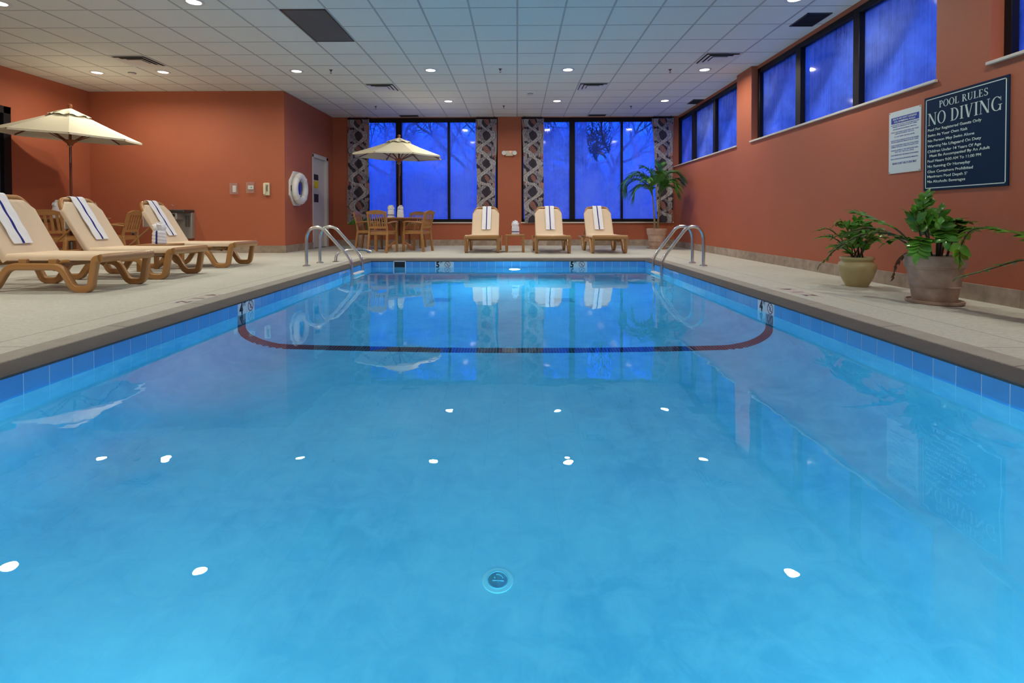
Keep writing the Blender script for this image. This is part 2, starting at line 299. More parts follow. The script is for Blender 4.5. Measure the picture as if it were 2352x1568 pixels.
# ------------------------------------------------------------------ mesh builder
class MB:
    def __init__(s): s.v = []; s.f = []
    def add(s, vs, fs):
        k = len(s.v); s.v += [tuple(p) for p in vs]; s.f += [tuple(i+k for i in f) for f in fs]; return s
    def box(s, x0, x1, y0, y1, z0, z1, mtx=None):
        vs = [Vector(p) for p in ((x0,y0,z0),(x1,y0,z0),(x1,y1,z0),(x0,y1,z0),(x0,y0,z1),(x1,y0,z1),(x1,y1,z1),(x0,y1,z1))]
        if mtx: vs = [mtx @ p for p in vs]
        return s.add(vs, [(0,3,2,1),(4,5,6,7),(0,1,5,4),(1,2,6,5),(2,3,7,6),(3,0,4,7)])
    def bar(s, a, b, w, h, up=(0,0,1)):
        """box from a to b, w across, h along up"""
        a = Vector(a); b = Vector(b); d = (b-a).normalized(); u = Vector(up)
        if abs(d.dot(u)) > 0.99: u = Vector((0,1,0))
        sd = d.cross(u).normalized(); u = sd.cross(d).normalized()
        vs = [p + sd*(i*w/2) + u*(j*h/2) for p in (a, b) for (i, j) in ((-1,-1),(1,-1),(1,1),(-1,1))]
        return s.add(vs, [(0,1,2,3),(7,6,5,4),(0,4,5,1),(1,5,6,2),(2,6,7,3),(3,7,4,0)])
    def tube(s, pts, r, n=10, closed=False, ell=None, rs=None, sq=None):
        pts = [Vector(p) for p in pts]; N = len(pts); T = []
        for i in range(N):
            if closed: d = pts[(i+1) % N] - pts[i-1]
            else: d = pts[min(i+1, N-1)] - pts[max(i-1, 0)]
            T.append(d.normalized())
        u = Vector((0,0,1)) if abs(T[0].z) < 0.9 else Vector((1,0,0))
        u = (u - T[0]*u.dot(T[0])).normalized(); k = len(s.v)
        for i in range(N):
            u = (u - T[i]*u.dot(T[i])).normalized(); w = T[i].cross(u)
            rr = rs[i] if rs else r
            for j in range(n):
                a = 2*PI*j/n; ca, sa = math.cos(a), math.sin(a)
                if sq: ca, sa = math.copysign(abs(ca)**sq, ca), math.copysign(abs(sa)**sq, sa)
                if ell: ca *= ell[0]; sa *= ell[1]
                s.v.append(tuple(pts[i] + (u*ca + w*sa)*rr))
        M_ = N if closed else N-1
        for i in range(M_):
            for j in range(n):
                a = k+i*n+j; b_ = k+i*n+(j+1) % n; c = k+((i+1) % N)*n+(j+1) % n; d = k+((i+1) % N)*n+j
                s.f.append((a, b_, c, d))
        if not closed:
            s.f.append(tuple(k+j for j in reversed(range(n)))); s.f.append(tuple(k+(N-1)*n+j for j in range(n)))
        return s
    def lathe(s, prof, n=32, c=(0,0,0), ax='z'):
        k = len(s.v)
        for (r, z) in prof:
            for j in range(n):
                a = 2*PI*j/n; p = (r*math.cos(a), r*math.sin(a), z)
                if ax == 'y': p = (p[0], p[2], p[1])
                if ax == 'x': p = (p[2], p[0], p[1])
                s.v.append((p[0]+c[0], p[1]+c[1], p[2]+c[2]))
        for i in range(len(prof)-1):
            for j in range(n):
                s.f.append((k+i*n+j, k+i*n+(j+1) % n, k+(i+1)*n+(j+1) % n, k+(i+1)*n+j))
        if prof[0][0] > 1e-6: s.f.append(tuple(k+j for j in reversed(range(n))))
        if prof[-1][0] > 1e-6: s.f.append(tuple(k+(len(prof)-1)*n+j for j in range(n)))
        return s
    def prism(s, poly, fn, t0, t1):
        """poly 2-D points, fn(a,b,t)->3-D"""
        n = len(poly); vs = [fn(a, b, t0) for a, b in poly] + [fn(a, b, t1) for a, b in poly]
        return s.add(vs, [tuple(reversed(range(n))), tuple(range(n, 2*n))] + [(i, (i+1) % n, n+(i+1) % n, n+i) for i in range(n)])
    def grid(s, fn, nu, nv, thick=None):
        k = len(s.v); P = [[Vector(fn(i/nu, j/nv)) for j in range(nv+1)] for i in range(nu+1)]
        for row in P:
            for p in row: s.v.append(tuple(p))
        q = lambda i, j, o=0: k + o + i*(nv+1) + j
        for i in range(nu):
            for j in range(nv): s.f.append((q(i,j), q(i+1,j), q(i+1,j+1), q(i,j+1)))
        return s
    def build(s, name, m, parent=None, bevel=0.0, angle=38, loc=None, solid=0.0, subsurf=0, seg=2):
        me = bpy.data.meshes.new(name); me.from_pydata(s.v, [], s.f); me.materials.append(m)
        bm = bmesh.new(); bm.from_mesh(me); bmesh.ops.remove_doubles(bm, verts=bm.verts, dist=1e-5)
        bmesh.ops.recalc_face_normals(bm, faces=bm.faces)
        lim = R_(angle)
        for f in bm.faces: f.smooth = True
        for e in bm.edges:
            if len(e.link_faces) != 2 or e.calc_face_angle(0) > lim: e.smooth = False
        bm.to_mesh(me); bm.free()
        o = bpy.data.objects.new(name, me); C.objects.link(o)
        if parent: o.parent = parent
        if loc: o.location = loc
        if solid: md = o.modifiers.new('solid', 'SOLIDIFY'); md.thickness = solid; md.offset = 0
        if bevel:
            md = o.modifiers.new('bevel', 'BEVEL'); md.width = bevel; md.segments = seg; md.limit_method = 'ANGLE'; md.angle_limit = R_(35)
        if subsurf: md = o.modifiers.new('sub', 'SUBSURF'); md.levels = subsurf; md.render_levels = subsurf
        return o
def tag(o, label, cat, group=None, kind=None):
    o['label'] = label; o['category'] = cat
    if group: o['group'] = group
    if kind: o['kind'] = kind
    return o
def struct(o, label=None):
    o['kind'] = 'structure'
    if label: o['label'] = label
    return o
def thing(name, loc, rz=0.0, label=None, cat=None, group=None):
    o = bpy.data.objects.new(name, None); C.objects.link(o); o.location = loc; o.rotation_euler = (0, 0, rz); o.empty_display_size = 0.1
    if label: tag(o, label, cat, group)
    return o
def empty_struct(name, label=None, loc=(0,0,0)):
    o = bpy.data.objects.new(name, None); C.objects.link(o); o.location = loc; o['kind'] = 'structure'
    if label: o['label'] = label
    return o
CHILD = {}
def copy_tree(o, parent=None):
    c = o.copy(); C.objects.link(c)
    if parent: c.parent = parent
    for ch in [x for x in bpy.data.objects if x.parent == o]: copy_tree(ch, c)
    return c
def dup(o, loc, rz, label, group=None):
    c = copy_tree(o); c.location = loc; c.rotation_euler = (o.rotation_euler[0], o.rotation_euler[1], rz); c['label'] = label
    if group: c['group'] = group
    return c
def arc(c, r, a0, a1, n, plane='xz'):
    out = []
    for i in range(n+1):
        a = R_(a0+(a1-a0)*i/n); p, q = r*math.cos(a), r*math.sin(a)
        out.append((c[0]+p, c[1], c[2]+q) if plane == 'xz' else ((c[0], c[1]+p, c[2]+q) if plane == 'yz' else (c[0]+p, c[1]+q, c[2])))
    return out
def fillet(pts, r, n=6):
    """round the corners of a polyline"""
    P = [Vector(p) for p in pts]; out = [P[0]]
    for i in range(1, len(P)-1):
        rr = r[i-1] if isinstance(r, (list, tuple)) else r
        a, b, c = P[i-1], P[i], P[i+1]; d1 = (a-b); d2 = (c-b); l = min(rr, d1.length*0.49, d2.length*0.49)
        p1 = b + d1.normalized()*l; p2 = b + d2.normalized()*l
        for k in range(n+1):
            t = k/n; out.append(p1*(1-t)**2 + b*2*t*(1-t) + p2*t*t)
    out.append(P[-1]); return out
def font_mesh(s, name, m, parent, fn, width=None, height=None, cap=None, thick=0.001, align='L', sx=1.0, bold=0.0):
    """text as a mesh; fn(a,b,t) maps text plane to 3-D; scaled to width or height"""
    cu = bpy.data.curves.new('t', 'FONT'); cu.body = s; cu.size = 1.0; cu.resolution_u = 3; cu.offset = bold
    to = bpy.data.objects.new('t', cu); C.objects.link(to); dg = bpy.context.evaluated_depsgraph_get(); dg.update()
    me = bpy.data.meshes.new_from_object(to.evaluated_get(dg)); bpy.data.objects.remove(to)
    xs = [v.co.x for v in me.vertices]; ys = [v.co.y for v in me.vertices]
    x0, x1, y0 = min(xs), max(xs), 0.0
    sc_y = (cap/0.72) if cap else None
    if width and cap: sc_x = width/(x1-x0)
    elif width: sc_x = width/(x1-x0); sc_y = sc_x
    else: sc_x = sc_y*sx
    wd = (x1-x0)*sc_x; off = {'L': 0, 'C': -wd/2, 'R': -wd}[align]
    bm = bmesh.new(); bm.from_mesh(me)
    ex = bmesh.ops.extrude_face_region(bm, geom=bm.faces[:]); top = [g for g in ex['geom'] if isinstance(g, bmesh.types.BMVert)]
    ts = set(top)
    for v in bm.verts:
        v.co = Vector(fn((v.co.x-x0)*sc_x+off, v.co.y*sc_y, thick if v in ts else 0.0))
    bmesh.ops.recalc_face_normals(bm, faces=bm.faces); bm.to_mesh(me); bm.free()
    me.materials.clear(); me.materials.append(m)
    o = bpy.data.objects.new(name, me); C.objects.link(o); o.parent = parent; return o

# =================================================================== THE SHELL
CEIL = 3.39; YF = 13.70; XR = 4.14; XRR = 4.235; XL = -8.97; YB = 10.83; XB = -4.865; YN = -4.5
WZ = -0.16
def deckz(x):
    return -0.036*max(0.0, min(1.0, (x-2.75)/(XR-2.75)))
# pool outline (inside face of walls)
P_NL = (-2.47, 0.35); P_FL = (-2.645, 9.34); P_FR = (2.31, 9.34); P_NR = (2.325, 0.35)
def plx(y): t = (y-P_NL[1])/(P_FL[1]-P_NL[1]); return P_NL[0]+(P_FL[0]-P_NL[0])*t
def prx(y): t = (y-P_NR[1])/(P_FR[1]-P_NR[1]); return P_NR[0]+(P_FR[0]-P_NR[0])*t
CW = 0.235
# deck
fb = MB()
ol = lambda y: plx(y)-CW; orx = lambda y: prx(y)+CW
y0o, y1o = P_NL[1]-CW, P_FL[1]+CW
def slab(poly, n=1):
    fb.add([(x, y, deckz(x)) for x, y in poly], [tuple(range(len(poly)))])
slab([(XL-.2, YN-.2), (ol(y0o), YN-.2), (ol(y0o), y0o), (ol(y1o), y1o), (ol(y1o), YF+.2), (XL-.2, YF+.2)])
slab([(ol(y1o), y1o), (orx(y1o), y1o), (orx(y1o), YF+.2), (ol(y1o), YF+.2)])
slab([(ol(y0o), YN-.2), (orx(y0o), YN-.2), (orx(y0o), y0o), (ol(y0o), y0o)])
slab([(orx(y0o), YN-.2), (2.75, YN-.2), (2.75, YF+.2), (orx(y1o), YF+.2), (orx(y1o), y1o), (orx(y0o), y0o)])
slab([(2.75, YN-.2), (XR+.2, YN-.2), (XR+.2, YF+.2), (2.75, YF+.2)])
struct(fb.build('floor', M['deck']), 'broomed concrete pool deck')
# coping: rounded nose around the pool
prof = [(-CW, -0.30), (-CW, 0.0005), (-0.175, -0.002), (-0.12, -0.007), (-0.07, -0.015), (-0.03, -0.025), (-0.002, -0.036), (0.014, -0.048), (0.014, -0.058), (0.004, -0.065), (-0.012, -0.067), (-0.03, -0.066), (-0.03, -0.30)]
cb = MB(); k0 = 0
def ring(off):
    return [(P_NL[0]+off, P_NL[1]+off), (P_NR[0]-off, P_NR[1]+off), (P_FR[0]-off, P_FR[1]-off), (P_FL[0]+off, P_FL[1]-off)]
rings = [[(x, y, z) for x, y in ring(o_)] for o_, z in prof]
for i in range(len(rings)-1):
    for j in range(4):
        a, b_, c_, d_ = rings[i][j], rings[i][(j+1) % 4], rings[i+1][(j+1) % 4], rings[i+1][j]
        cb.add([a, b_, c_, d_], [(0, 1, 2, 3)])
cp = cb.build('pool_coping', M['coping'], angle=50); struct(cp, 'grey concrete coping with a rounded nose around the pool')
# basin: walls with a cove into a sloping floor
def fz(y): return WZ - (1.02 + (1.50-1.02)*max(0.0, min(1.0, (y-0.4)/8.5)))
RX, RZ = 0.42, 0.60
def section(y, n=10, rc=0.38):
    """points across the pool at depth line y: left top -> right top, as (x, z)"""
    xl, xr, zb = plx(y), prx(y), fz(y); out = [(xl, 0-0.05), (xl, -0.20)]
    for i in range(n+1):
        a = PI + (PI/2)*i/n; out.append((xl+RX+RX*math.cos(a), zb+RZ+RZ*math.sin(a)))
    for i in range(n+1):
        a = 1.5*PI + (PI/2)*i/n; out.append((xr-RX+RX*math.cos(a), zb+RZ+RZ*math.sin(a)))
    out += [(xr, -0.20), (xr, -0.05)]; return out
pb = MB(); ysec = [0.35, 1.5, 3, 4.2, 4.85, 6, 7.5, 8.96]
S_ = [[(x, y, z) for x, z in section(y)] for y in ysec]
# far wall cove
rc = 0.38
for i in range(1, 9):
    a = (PI/2)*i/8; y = 8.96 + rc*math.sin(a); zb = fz(8.96) + rc*(1-math.cos(a))
    sec = []
    for (x, z) in section(8.96): sec.append((x, y, max(z, zb)))
    S_.append(sec)
S_.append([(x, 9.34, max(z, -0.05)) for x, z in section(8.96)])
for i in range(len(S_)-1):
    for j in range(len(S_[0])-1):
        pb.add([S_[i][j], S_[i+1][j], S_[i+1][j+1], S_[i][j+1]], [(0, 1, 2, 3)])
xs = section(0.35); pb.add([(x, 0.35, z) for x, z in xs], [tuple(range(len(xs)))])
basin = pb.build('pool_basin', M['plaster'], angle=60); struct(basin, 'pale blue plaster basin of the swimming pool')
# waterline tiles (part of the basin)
tb = MB(); gb = MB()
def tile_run(a, b, nrm, zt=-0.048, zb=-0.205, skip=()):
    a = Vector((*a, 0)); b = Vector((*b, 0)); L = (b-a).length; d = (b-a)/L; n = max(1, round(L/0.149)); w = L/n; nrm = Vector((*nrm, 0))
    for i in range(n):
        p = a + d*(i*w+0.0026); q = a + d*((i+1)*w-0.0026)
        mid = (p+q)/2
        if any(s0 <= (mid.x if abs(d.x) > .5 else mid.y) <= s1 for s0, s1 in skip): continue
        for (z0, z1) in ((zb, zt),):
            vs = []
            for r_ in (p, q):
                for (o_, z_) in ((0.0, z0), (0.007, z0), (0.007, z1), (0.0, z1)): vs.append(r_ + nrm*o_ + Vector((0, 0, z_)))
            tb.add(vs, [(0,1,2,3),(7,6,5,4),(0,4,5,1),(1,5,6,2),(2,6,7,3),(3,7,4,0)])
    gq = [a + nrm*0.0045, b + nrm*0.0045]
    gb.add([(gq[0].x, gq[0].y, zb), (gq[1].x, gq[1].y, zb), (gq[1].x, gq[1].y, zt), (gq[0].x, gq[0].y, zt)], [(0,1,2,3)])
MK_F = [(-1.474, -1.182), (0.945, 1.237)]; MK_L = (4.71, 5.005); MK_R = (4.665, 4.965); SKIM = (-2.235, -2.005)
tile_run(P_FL, P_FR, (0, -1), skip=[(a-0.02, b+0.02) for a, b in MK_F] + [(SKIM[0]-0.01, SKIM[1]+0.01)])
tile_run(P_NL, P_FL, (1, 0.0), skip=[(MK_L[0]-.02, MK_L[1]+.02)])
tile_run(P_NR, P_FR, (-1, 0.0), skip=[(MK_R[0]-.02, MK_R[1]+.02)])
tile_run(P_NL, P_NR, (0, 1))
tb.build('waterline_tile', M['pool_tile'], basin, bevel=0.0015, seg=1); gb.build('tile_grout', M['pool_grout'], basin)
# dark mosaic line across the basin at the slope break
sb = MB(); YS = 4.77; sec = section(YS, 16, 0.38); path = [(x, z) for x, z in sec if z <= -0.19]
path = [(path[0][0], -0.17)] + path + [(path[-1][0], -0.17)]
# resample
acc = [0.0]
for i in range(1, len(path)): acc.append(acc[-1] + math.dist(path[i-1], path[i]))
def at(s_):
    for i in range(1, len(acc)):
        if s_ <= acc[i] or i == len(acc)-1:
            t = (s_-acc[i-1])/max(1e-9, acc[i]-acc[i-1]); x = path[i-1][0]+(path[i][0]-path[i-1][0])*t; z = path[i-1][1]+(path[i][1]-path[i-1][1])*t
            dx, dz = path[i][0]-path[i-1][0], path[i][1]-path[i-1][1]; l = math.hypot(dx, dz) or 1; return x, z, -dz/l, dx/l
s_ = 0.0; cell = 0.0275
while s_ < acc[-1]-cell:
    x0_, z0_, nx, nz = at(s_+0.001); x1_, z1_, nx2, nz2 = at(s_+cell-0.0015)
    for r_ in range(5):
        ya, yb_ = YS-0.07+r_*cell+0.001, YS-0.07+(r_+1)*cell-0.0015; sg = 0.004
        sb.add([(x0_+nx*sg, ya, z0_+nz*sg), (x1_+nx2*sg, ya, z1_+nz2*sg), (x1_+nx2*sg, yb_, z1_+nz2*sg), (x0_+nx*sg, yb_, z0_+nz*sg)], [(0,1,2,3)])
    s_ += cell
sb.build('mosaic_line', M['black_tile'], basin)['label'] = 'dark mosaic tile line across the pool floor'
# water surface
wbm = MB(); a = 0.005
wbm.add([(P_NL[0]+a, P_NL[1], WZ), (P_NR[0]-a, P_NR[1], WZ), (P_FR[0]-a, P_FR[1], WZ), (P_FL[0]+a, P_FL[1], WZ)], [(0,1,2,3)])
wo_ = wbm.build('pool_water', M['water']); tag(wo_, 'calm clear blue water filling the swimming pool', 'water', kind='stuff')

# ------------------------------------------------------------------ walls
def wall(name, quads_or_mb, label=None):
    o = quads_or_mb.build(name, M['wall']); return struct(o, label)
# far wall: below the sills, the column between the windows and the slivers beside them
TH = 0.25
w = MB(); w.box(XB, XRR+.2, YF, YF+TH, -0.05, 0.605); w.box(XB, -4.47, YF, YF+TH, 0.6, CEIL+.05); w.box(-0.505, 0.12, YF-0.012, YF+TH, -0.05, CEIL+.05); w.box(4.10, XRR+.2, YF, YF+TH, 0.6, CEIL+.05)
w.box(-4.47, 4.10, YF+.02, YF+TH, 3.372, CEIL+.05)
wall('wall_far', w, 'terracotta end wall below and between the tall windows')
# left block (facing camera) and its side with the door
DY0, DY1, DZ = 12.32, 13.30, 2.25
w = MB(); w.box(XL-.2, XB, YB, YB+.15, -0.05, CEIL+.05); wall('wall_alcove', w, 'terracotta wall behind the loungers')
w = MB(); w.box(XB-.2, XB, YB+.15, DY0, -0.05, CEIL+.05); w.box(XB-.2, XB, DY1, YF+.2, -0.05, CEIL+.05); w.box(XB-.2, XB, DY0, DY1, DZ, CEIL+.05)
wall('wall_return', w, 'terracotta return wall with the life ring')
# left wall with glass door
GY0, GY1, GZ = 6.9, 9.115, 2.69
w = MB(); w.box(XL-.2, XL, GY1, YB+.1, -0.05, CEIL+.05); w.box(XL-.2, XL, YN-.2, GY0, -0.05, CEIL+.05); w.box(XL-.2, XL, GY0, GY1, GZ, CEIL+.05)
wall('wall_left', w, 'terracotta left side wall')
w = MB(); w.box(XL-.2, XRR+.2, YN-.2, YN, -0.05, CEIL+.05); wall('wall_near', w, 'terracotta wall behind the viewpoint')
# right wall with three raised window bays
BAYS = [(9.83, 13.72), (5.18, 9.22), (0.60, 4.59)]; SZ = 2.055; HZ = 3.335
w = MB(); w.box(XR, XRR+.2, YN-.2, YF+.2, -0.1, SZ)
prev = YN-.2
for (a_, b_) in reversed(BAYS):
    w.box(XR, XRR+.2, prev, a_, SZ, CEIL+.05); w.box(XRR, XRR+.2, a_, b_, HZ, CEIL+.05); prev = b_
if prev < YF: w.box(XR, XRR+.2, prev, YF+.2, SZ, CEIL+.05)
wall('wall_right', w, 'terracotta right side wall under the high windows')
# ceiling
cbm = MB(); cbm.box(XL-.2, XRR+.2, YN-.2, YF+.02, CEIL, CEIL+.06); ceil = cbm.build('ceiling', M['ceil']); struct(ceil, 'white suspended tile ceiling')
GX0, GY00, G = 0.0098, 6.6193, 0.6096
tbm = MB(); i = -15
while GX0+i*G < XRR:
    x = GX0+i*G
    if x > XL: tbm.box(x-.012, x+.012, YN, YF, CEIL-.0035, CEIL+.001)
    i += 1
i = -19
while GY00+i*G < YF:
    y = GY00+i*G
    if y > YN: tbm.box(XL, XRR, y-.006, y+.006, CEIL-.003, CEIL+.001)
    i += 1
tbm.build('ceiling_grid', M['tbar'], ceil)
# baseboards: stone tiles
def baseboard(name, a, b, nrm, h=0.155, zf=lambda x: 0.0):
    a = Vector((*a, 0)); b = Vector((*b, 0)); L = (b-a).length; d = (b-a)/L; n = max(1, round(L/0.313)); w_ = L/n; nrm = Vector((*nrm, 0)); t = MB(); g_ = MB()
    for i in range(n):
        p = a + d*(i*w_+0.002); q = a + d*((i+1)*w_-0.002); vs = []
        for r_ in (p, q):
            for (o_, z_) in ((0.0, -0.05), (0.011, -0.05), (0.011, h), (0.0, h)): vs.append(r_ + nrm*o_ + Vector((0, 0, z_+zf(r_.x))))
        t.add(vs, [(0,1,2,3),(7,6,5,4),(0,4,5,1),(1,5,6,2),(2,6,7,3),(3,7,4,0)])
    vs = []
    for r_ in (a, b):
        for (o_, z_) in ((0.0, -0.05), (0.008, -0.05), (0.008, h-.002), (0.0, h-.002)): vs.append(r_ + nrm*o_ + Vector((0, 0, z_+zf(r_.x))))
    g_.add(vs, [(0,1,2,3),(7,6,5,4),(0,4,5,1),(1,5,6,2),(2,6,7,3),(3,7,4,0)])
    o = t.build(name, M['base'], bevel=0.002, seg=1); struct(o); g_.build('grout', M['grout'], o); return o
baseboard('baseboard_far', (XB, YF), (XRR, YF), (0, -1))
baseboard('baseboard_alcove', (XL, YB), (XB, YB), (0, -1))
baseboard('baseboard_return', (XB, YB), (XB, DY0-.01), (1, 0))
baseboard('baseboard_left', (XL, GY1+.01), (XL, YB), (1, 0))
baseboard('baseboard_right', (XR, YN), (XR, YF), (-1, 0), zf=lambda x: -0.036)

# ------------------------------------------------------------------ windows
def bars(name, parent, boxes, m='black_frame', bevel=0.004):
    b = MB()
    for q in boxes: b.box(*q)
    return b.build(name, M[m], parent, bevel=bevel, seg=1)
def far_window(name, x0, x1, mulls, arch_i=None):
    root = empty_struct(name, None, ((x0+x1)/2, YF, 0.62)); ox, oy, oz = root.location
    Y0, Y1 = YF+.03-oy, YF+.10-oy
    bars('window_frame', root, [(x0-ox, x1-ox, Y0, Y1, 3.262-oz, 3.385-oz), (x0-ox, x1-ox, Y0, Y1, 0.62-oz, 0.70-oz), (x0-ox, x0+.05-ox, Y0, Y1, .62-oz, 3.385-oz), (x1-.05-ox, x1-ox, Y0, Y1, .62-oz, 3.385-oz)])
    for (a_, b_) in mulls: bars('mullion', root, [(a_-ox, b_-ox, Y0-.03, Y1, .69-oz, 3.27-oz)])
    e = [x0+.05] + [v for p in mulls for v in p] + [x1-.05]
    for k in range(0, len(e), 2):
        cx = (e[k]+e[k+1])/2; hw = (e[k+1]-e[k])/2
        g = MB(); g.box(-hw-.004, hw+.004, -.004, .004, -1.29, 1.29)
        g.build('pane', M['pane_arch'] if k//2 == arch_i else M['pane'], root, loc=(cx-ox, YF+.065-oy, 1.98-oz))
    s = MB(); s.box(x0-ox-.02, x1-ox+.02, -0.035, 0.06, -0.032, 0.0); s.build('window_sill', M['sill'], root, bevel=0.004)
    return root
far_window('window_1', -4.47, -0.505, [(-3.196, -3.046), (-1.831, -1.769)])
far_window('window_2', 0.12, 4.10, [(1.391, 1.531), (2.741, 2.793)], 1)
def side_window(name, y0, y1, mulls):
    root = empty_struct(name, None, (XRR, (y0+y1)/2, SZ)); oy = root.location.y
    X0, X1 = 0.015, 0.13
    top = HZ-SZ
    bars('window_frame', root, [(X0, X1, y0-oy, y1-oy, top-.075, top+.005), (X0, X1, y0-oy, y1-oy, 0, .035), (X0, X1, y0-oy, y0+.07-oy, 0, top), (X0, X1, y1-.07-oy, y1-oy, 0, top)])
    for (a_, b_) in mulls: bars('mullion', root, [(X0-.005, X1, a_-oy, b_-oy, .03, top-.07)])
    e = [y0+.07] + [v for p in mulls for v in p] + [y1-.07]
    for k in range(0, len(e), 2):
        hw = (e[k+1]-e[k])/2
        g = MB(); g.box(-.004, .004, -hw-.004, hw+.004, -(top-.11)/2-.005, (top-.11)/2+.005)
        g.build('pane', M['pane'], root, loc=(.085, (e[k]+e[k+1])/2-oy, .035+(top-.11)/2))
    s = MB(); s.box(XR-XRR-.03, .02, y0-oy-.02, y1-oy+.02, -.006, .022); s.build('window_sill', M['sill'], root, bevel=0.004)
side_window('window_3', 9.83, 13.69, [(11.17, 11.30), (12.50, 12.66)])
side_window('window_4', 5.18, 9.22, [(6.50, 6.62), (7.83, 7.97)])
side_window('window_5', 0.60, 4.59, [(1.92, 2.03), (3.22, 3.34)])

# ------------------------------------------------------------------ doors
d1 = empty_struct('door_1', 'pale grey painted service door in the return wall', (XB, (DY0+DY1)/2, 0))
oy = (DY0+DY1)/2
bars('door_leaf', d1, [(-.10, -.055, DY0-oy+.04, DY1-oy-.09, .01, DZ-.06)], 'door', 0.003)
bars('door_frame', d1, [(-.13, .012, DY1-oy-.10, DY1-oy+.02, 0, DZ+.02), (-.13, .012, DY0-oy-.02, DY0-oy+.045, 0, DZ+.02), (-.13, .012, DY0-oy-.02, DY1-oy+.02, DZ-.06, DZ+.03)], 'door', 0.004)
bars('threshold', d1, [(-.12, .0, DY0-oy, DY1-oy, 0, .012)], 'steel_dark')
for k, (m_, z0, z1, n_) in enumerate((('ink', 1.66, 1.80, 'room_plate'), ('yellow', 1.46, 1.64, 'warning_placard'), ('ink', 1.12, 1.32, 'notice_plate'))):
    bars(n_, d1, [(-.055, -.051, -.30, -.30+.30, z0, z1)], m_, 0.001)
d2 = empty_struct('door_2', 'black framed glass door at the left', (XL, (GY0+GY1)/2, 0)); oy = (GY0+GY1)/2
bars('door_frame', d2, [(-.10, .02, GY1-oy-.13, GY1-oy, 0, GZ), (-.10, .02, GY0-oy, GY0-oy+.13, 0, GZ), (-.10, .02, GY0-oy, GY1-oy, GZ-.12, GZ), (-.10, .02, -.05, .05, 0, GZ), (-.10, .02, GY0-oy, GY1-oy, 0, .12)])
bars('door_glass', d2, [(-.06, -.05, GY0-oy+.1, GY1-oy-.1, .1, GZ-.1)], 'darkglass', 0.0)
bars('push_bar', d2, [(.02, .06, GY1-oy-.95, GY1-oy-.15, 1.0, 1.05)], 'steel_dark')

# ------------------------------------------------------------------ curtains
def curtain(cx, wtop, wbot, label, lean=0.0, seed=0):
    o = MB(); H0, H1 = 0.60, 3.335; rnd = random.Random(seed); ph = rnd.random()*6
    def fn(u, v):
        z = H1 + (H0-H1)*v; w_ = wtop + (wbot-wtop)*v + 0.02*math.sin(v*9+ph); x = (u-.5)*w_ + lean*v
        y = 0.018*math.sin(u*PI*2*2.5+ph+v*1.5)*(0.4+0.6*v) + 0.010*math.sin(v*14+u*4+ph)
        return (x, y, z - 1.97)
    o.grid(fn, 40, 50)
    t = thing('curtain', (cx, YF-.045, 1.97), 0, label, 'curtain', 'printed curtains beside the tall windows')
    o.build('curtain_panel', M['curtain'], t, solid=0.004, angle=80)
    h = MB(); h.box(-wtop/2-.01, wtop/2+.01, -.012, .012, H1-1.97-.01, H1-1.97+.025); h.build('curtain_track', M['black_frame'], t)
    for s_ in (-1, 1):
        hk = MB(); hk.box(s_*wtop*.4-.006, s_*wtop*.4+.006, -.01, .01, H1-1.97+.02, CEIL-1.97+.0); hk.build('hanger', M['black_frame'], t)
curtain(-4.17, 0.56, 0.60, 'printed grey and coral leaf curtain at the far left, behind the patio chairs', -0.02, 1)
curtain(-0.80, 0.56, 0.46, 'printed curtain just left of the wall column with the emergency light', -0.02, 2)
curtain(0.42, 0.56, 0.50, 'printed curtain just right of the wall column with the emergency light', 0.03, 3)
curtain(3.82, 0.54, 0.40, 'printed curtain in the right corner, behind the potted palm', 0.07, 4)

# ------------------------------------------------------------------ ceiling fixtures
def light_proto():
    t = thing('ceiling_light', (0, 0, CEIL))
    r = MB(); r.lathe([(0.083, -0.0), (0.083, -0.006), (0.092, -0.011), (0.118, -0.008), (0.122, 0.0)], 32); r.build('trim_ring', M['vent'], t)
    l = MB(); l.lathe([(0.0, -0.004), (0.083, -0.004), (0.083, -0.001)], 28); l.build('lamp_lens', M['lens'], t)
    ld = bpy.data.lights.new('lamp', 'AREA'); ld.shape = 'DISK'; ld.size = 0.16; ld.energy = LAMP_W; ld.color = LAMP_COL; ld.spread = R_(165)
    lo = bpy.data.objects.new('lamp', ld); C.objects.link(lo); lo.parent = t; lo.location = (0, 0, -0.013)
    return t
LP = [(-1.56, 11.84, 'far row, left one of three over the far deck'), (0.917, 11.86, 'far row, middle one of three over the far deck'), (3.37, 11.88, 'far row, right one of three nearest the right corner'),
      (-7.65, 9.42, 'farthest left of the six in the middle row'), (-6.43, 9.41, 'second from left in the middle row, right of the square vent'), (-3.985, 9.39, 'third from left in the middle row of six'),
      (-1.552, 9.37, 'fourth from left in the middle row of six'), (0.92, 9.38, 'fifth from left in the middle row of six'), (3.385, 9.42, 'rightmost of the middle row, below the square vent'),
      (-6.40, 6.39, 'near row, at the upper left corner of the photo'), (-3.975, 6.39, 'near row, left of the large grey return grille'), (3.40, 6.40, 'near row, cut by the top edge at the right'),
      (-6.4, 3.4, None), (-3.97, 3.4, None), (3.4, 3.4, None), (-6.4, 0.4, None), (-3.97, 0.4, None), (3.4, 0.4, None), (-1.55, -2.2, None), (0.92, -2.2, None), (-3.97, -2.6, None), (3.4, -2.6, None), (-6.4, -2.6, None)]  # entries without text are unseen, kept to light the room
lp0 = light_proto()
for i, (x, y, s_) in enumerate(LP):
    o = lp0 if i == 0 else copy_tree(lp0); o.location = (x, y, CEIL)
    tag(o, 'lit round recessed downlight, ' + (s_ or 'unseen, continuing the rows above and behind the viewpoint'), 'ceiling light', 'recessed ceiling downlights' if s_ else 'unseen downlights above and behind the viewpoint')
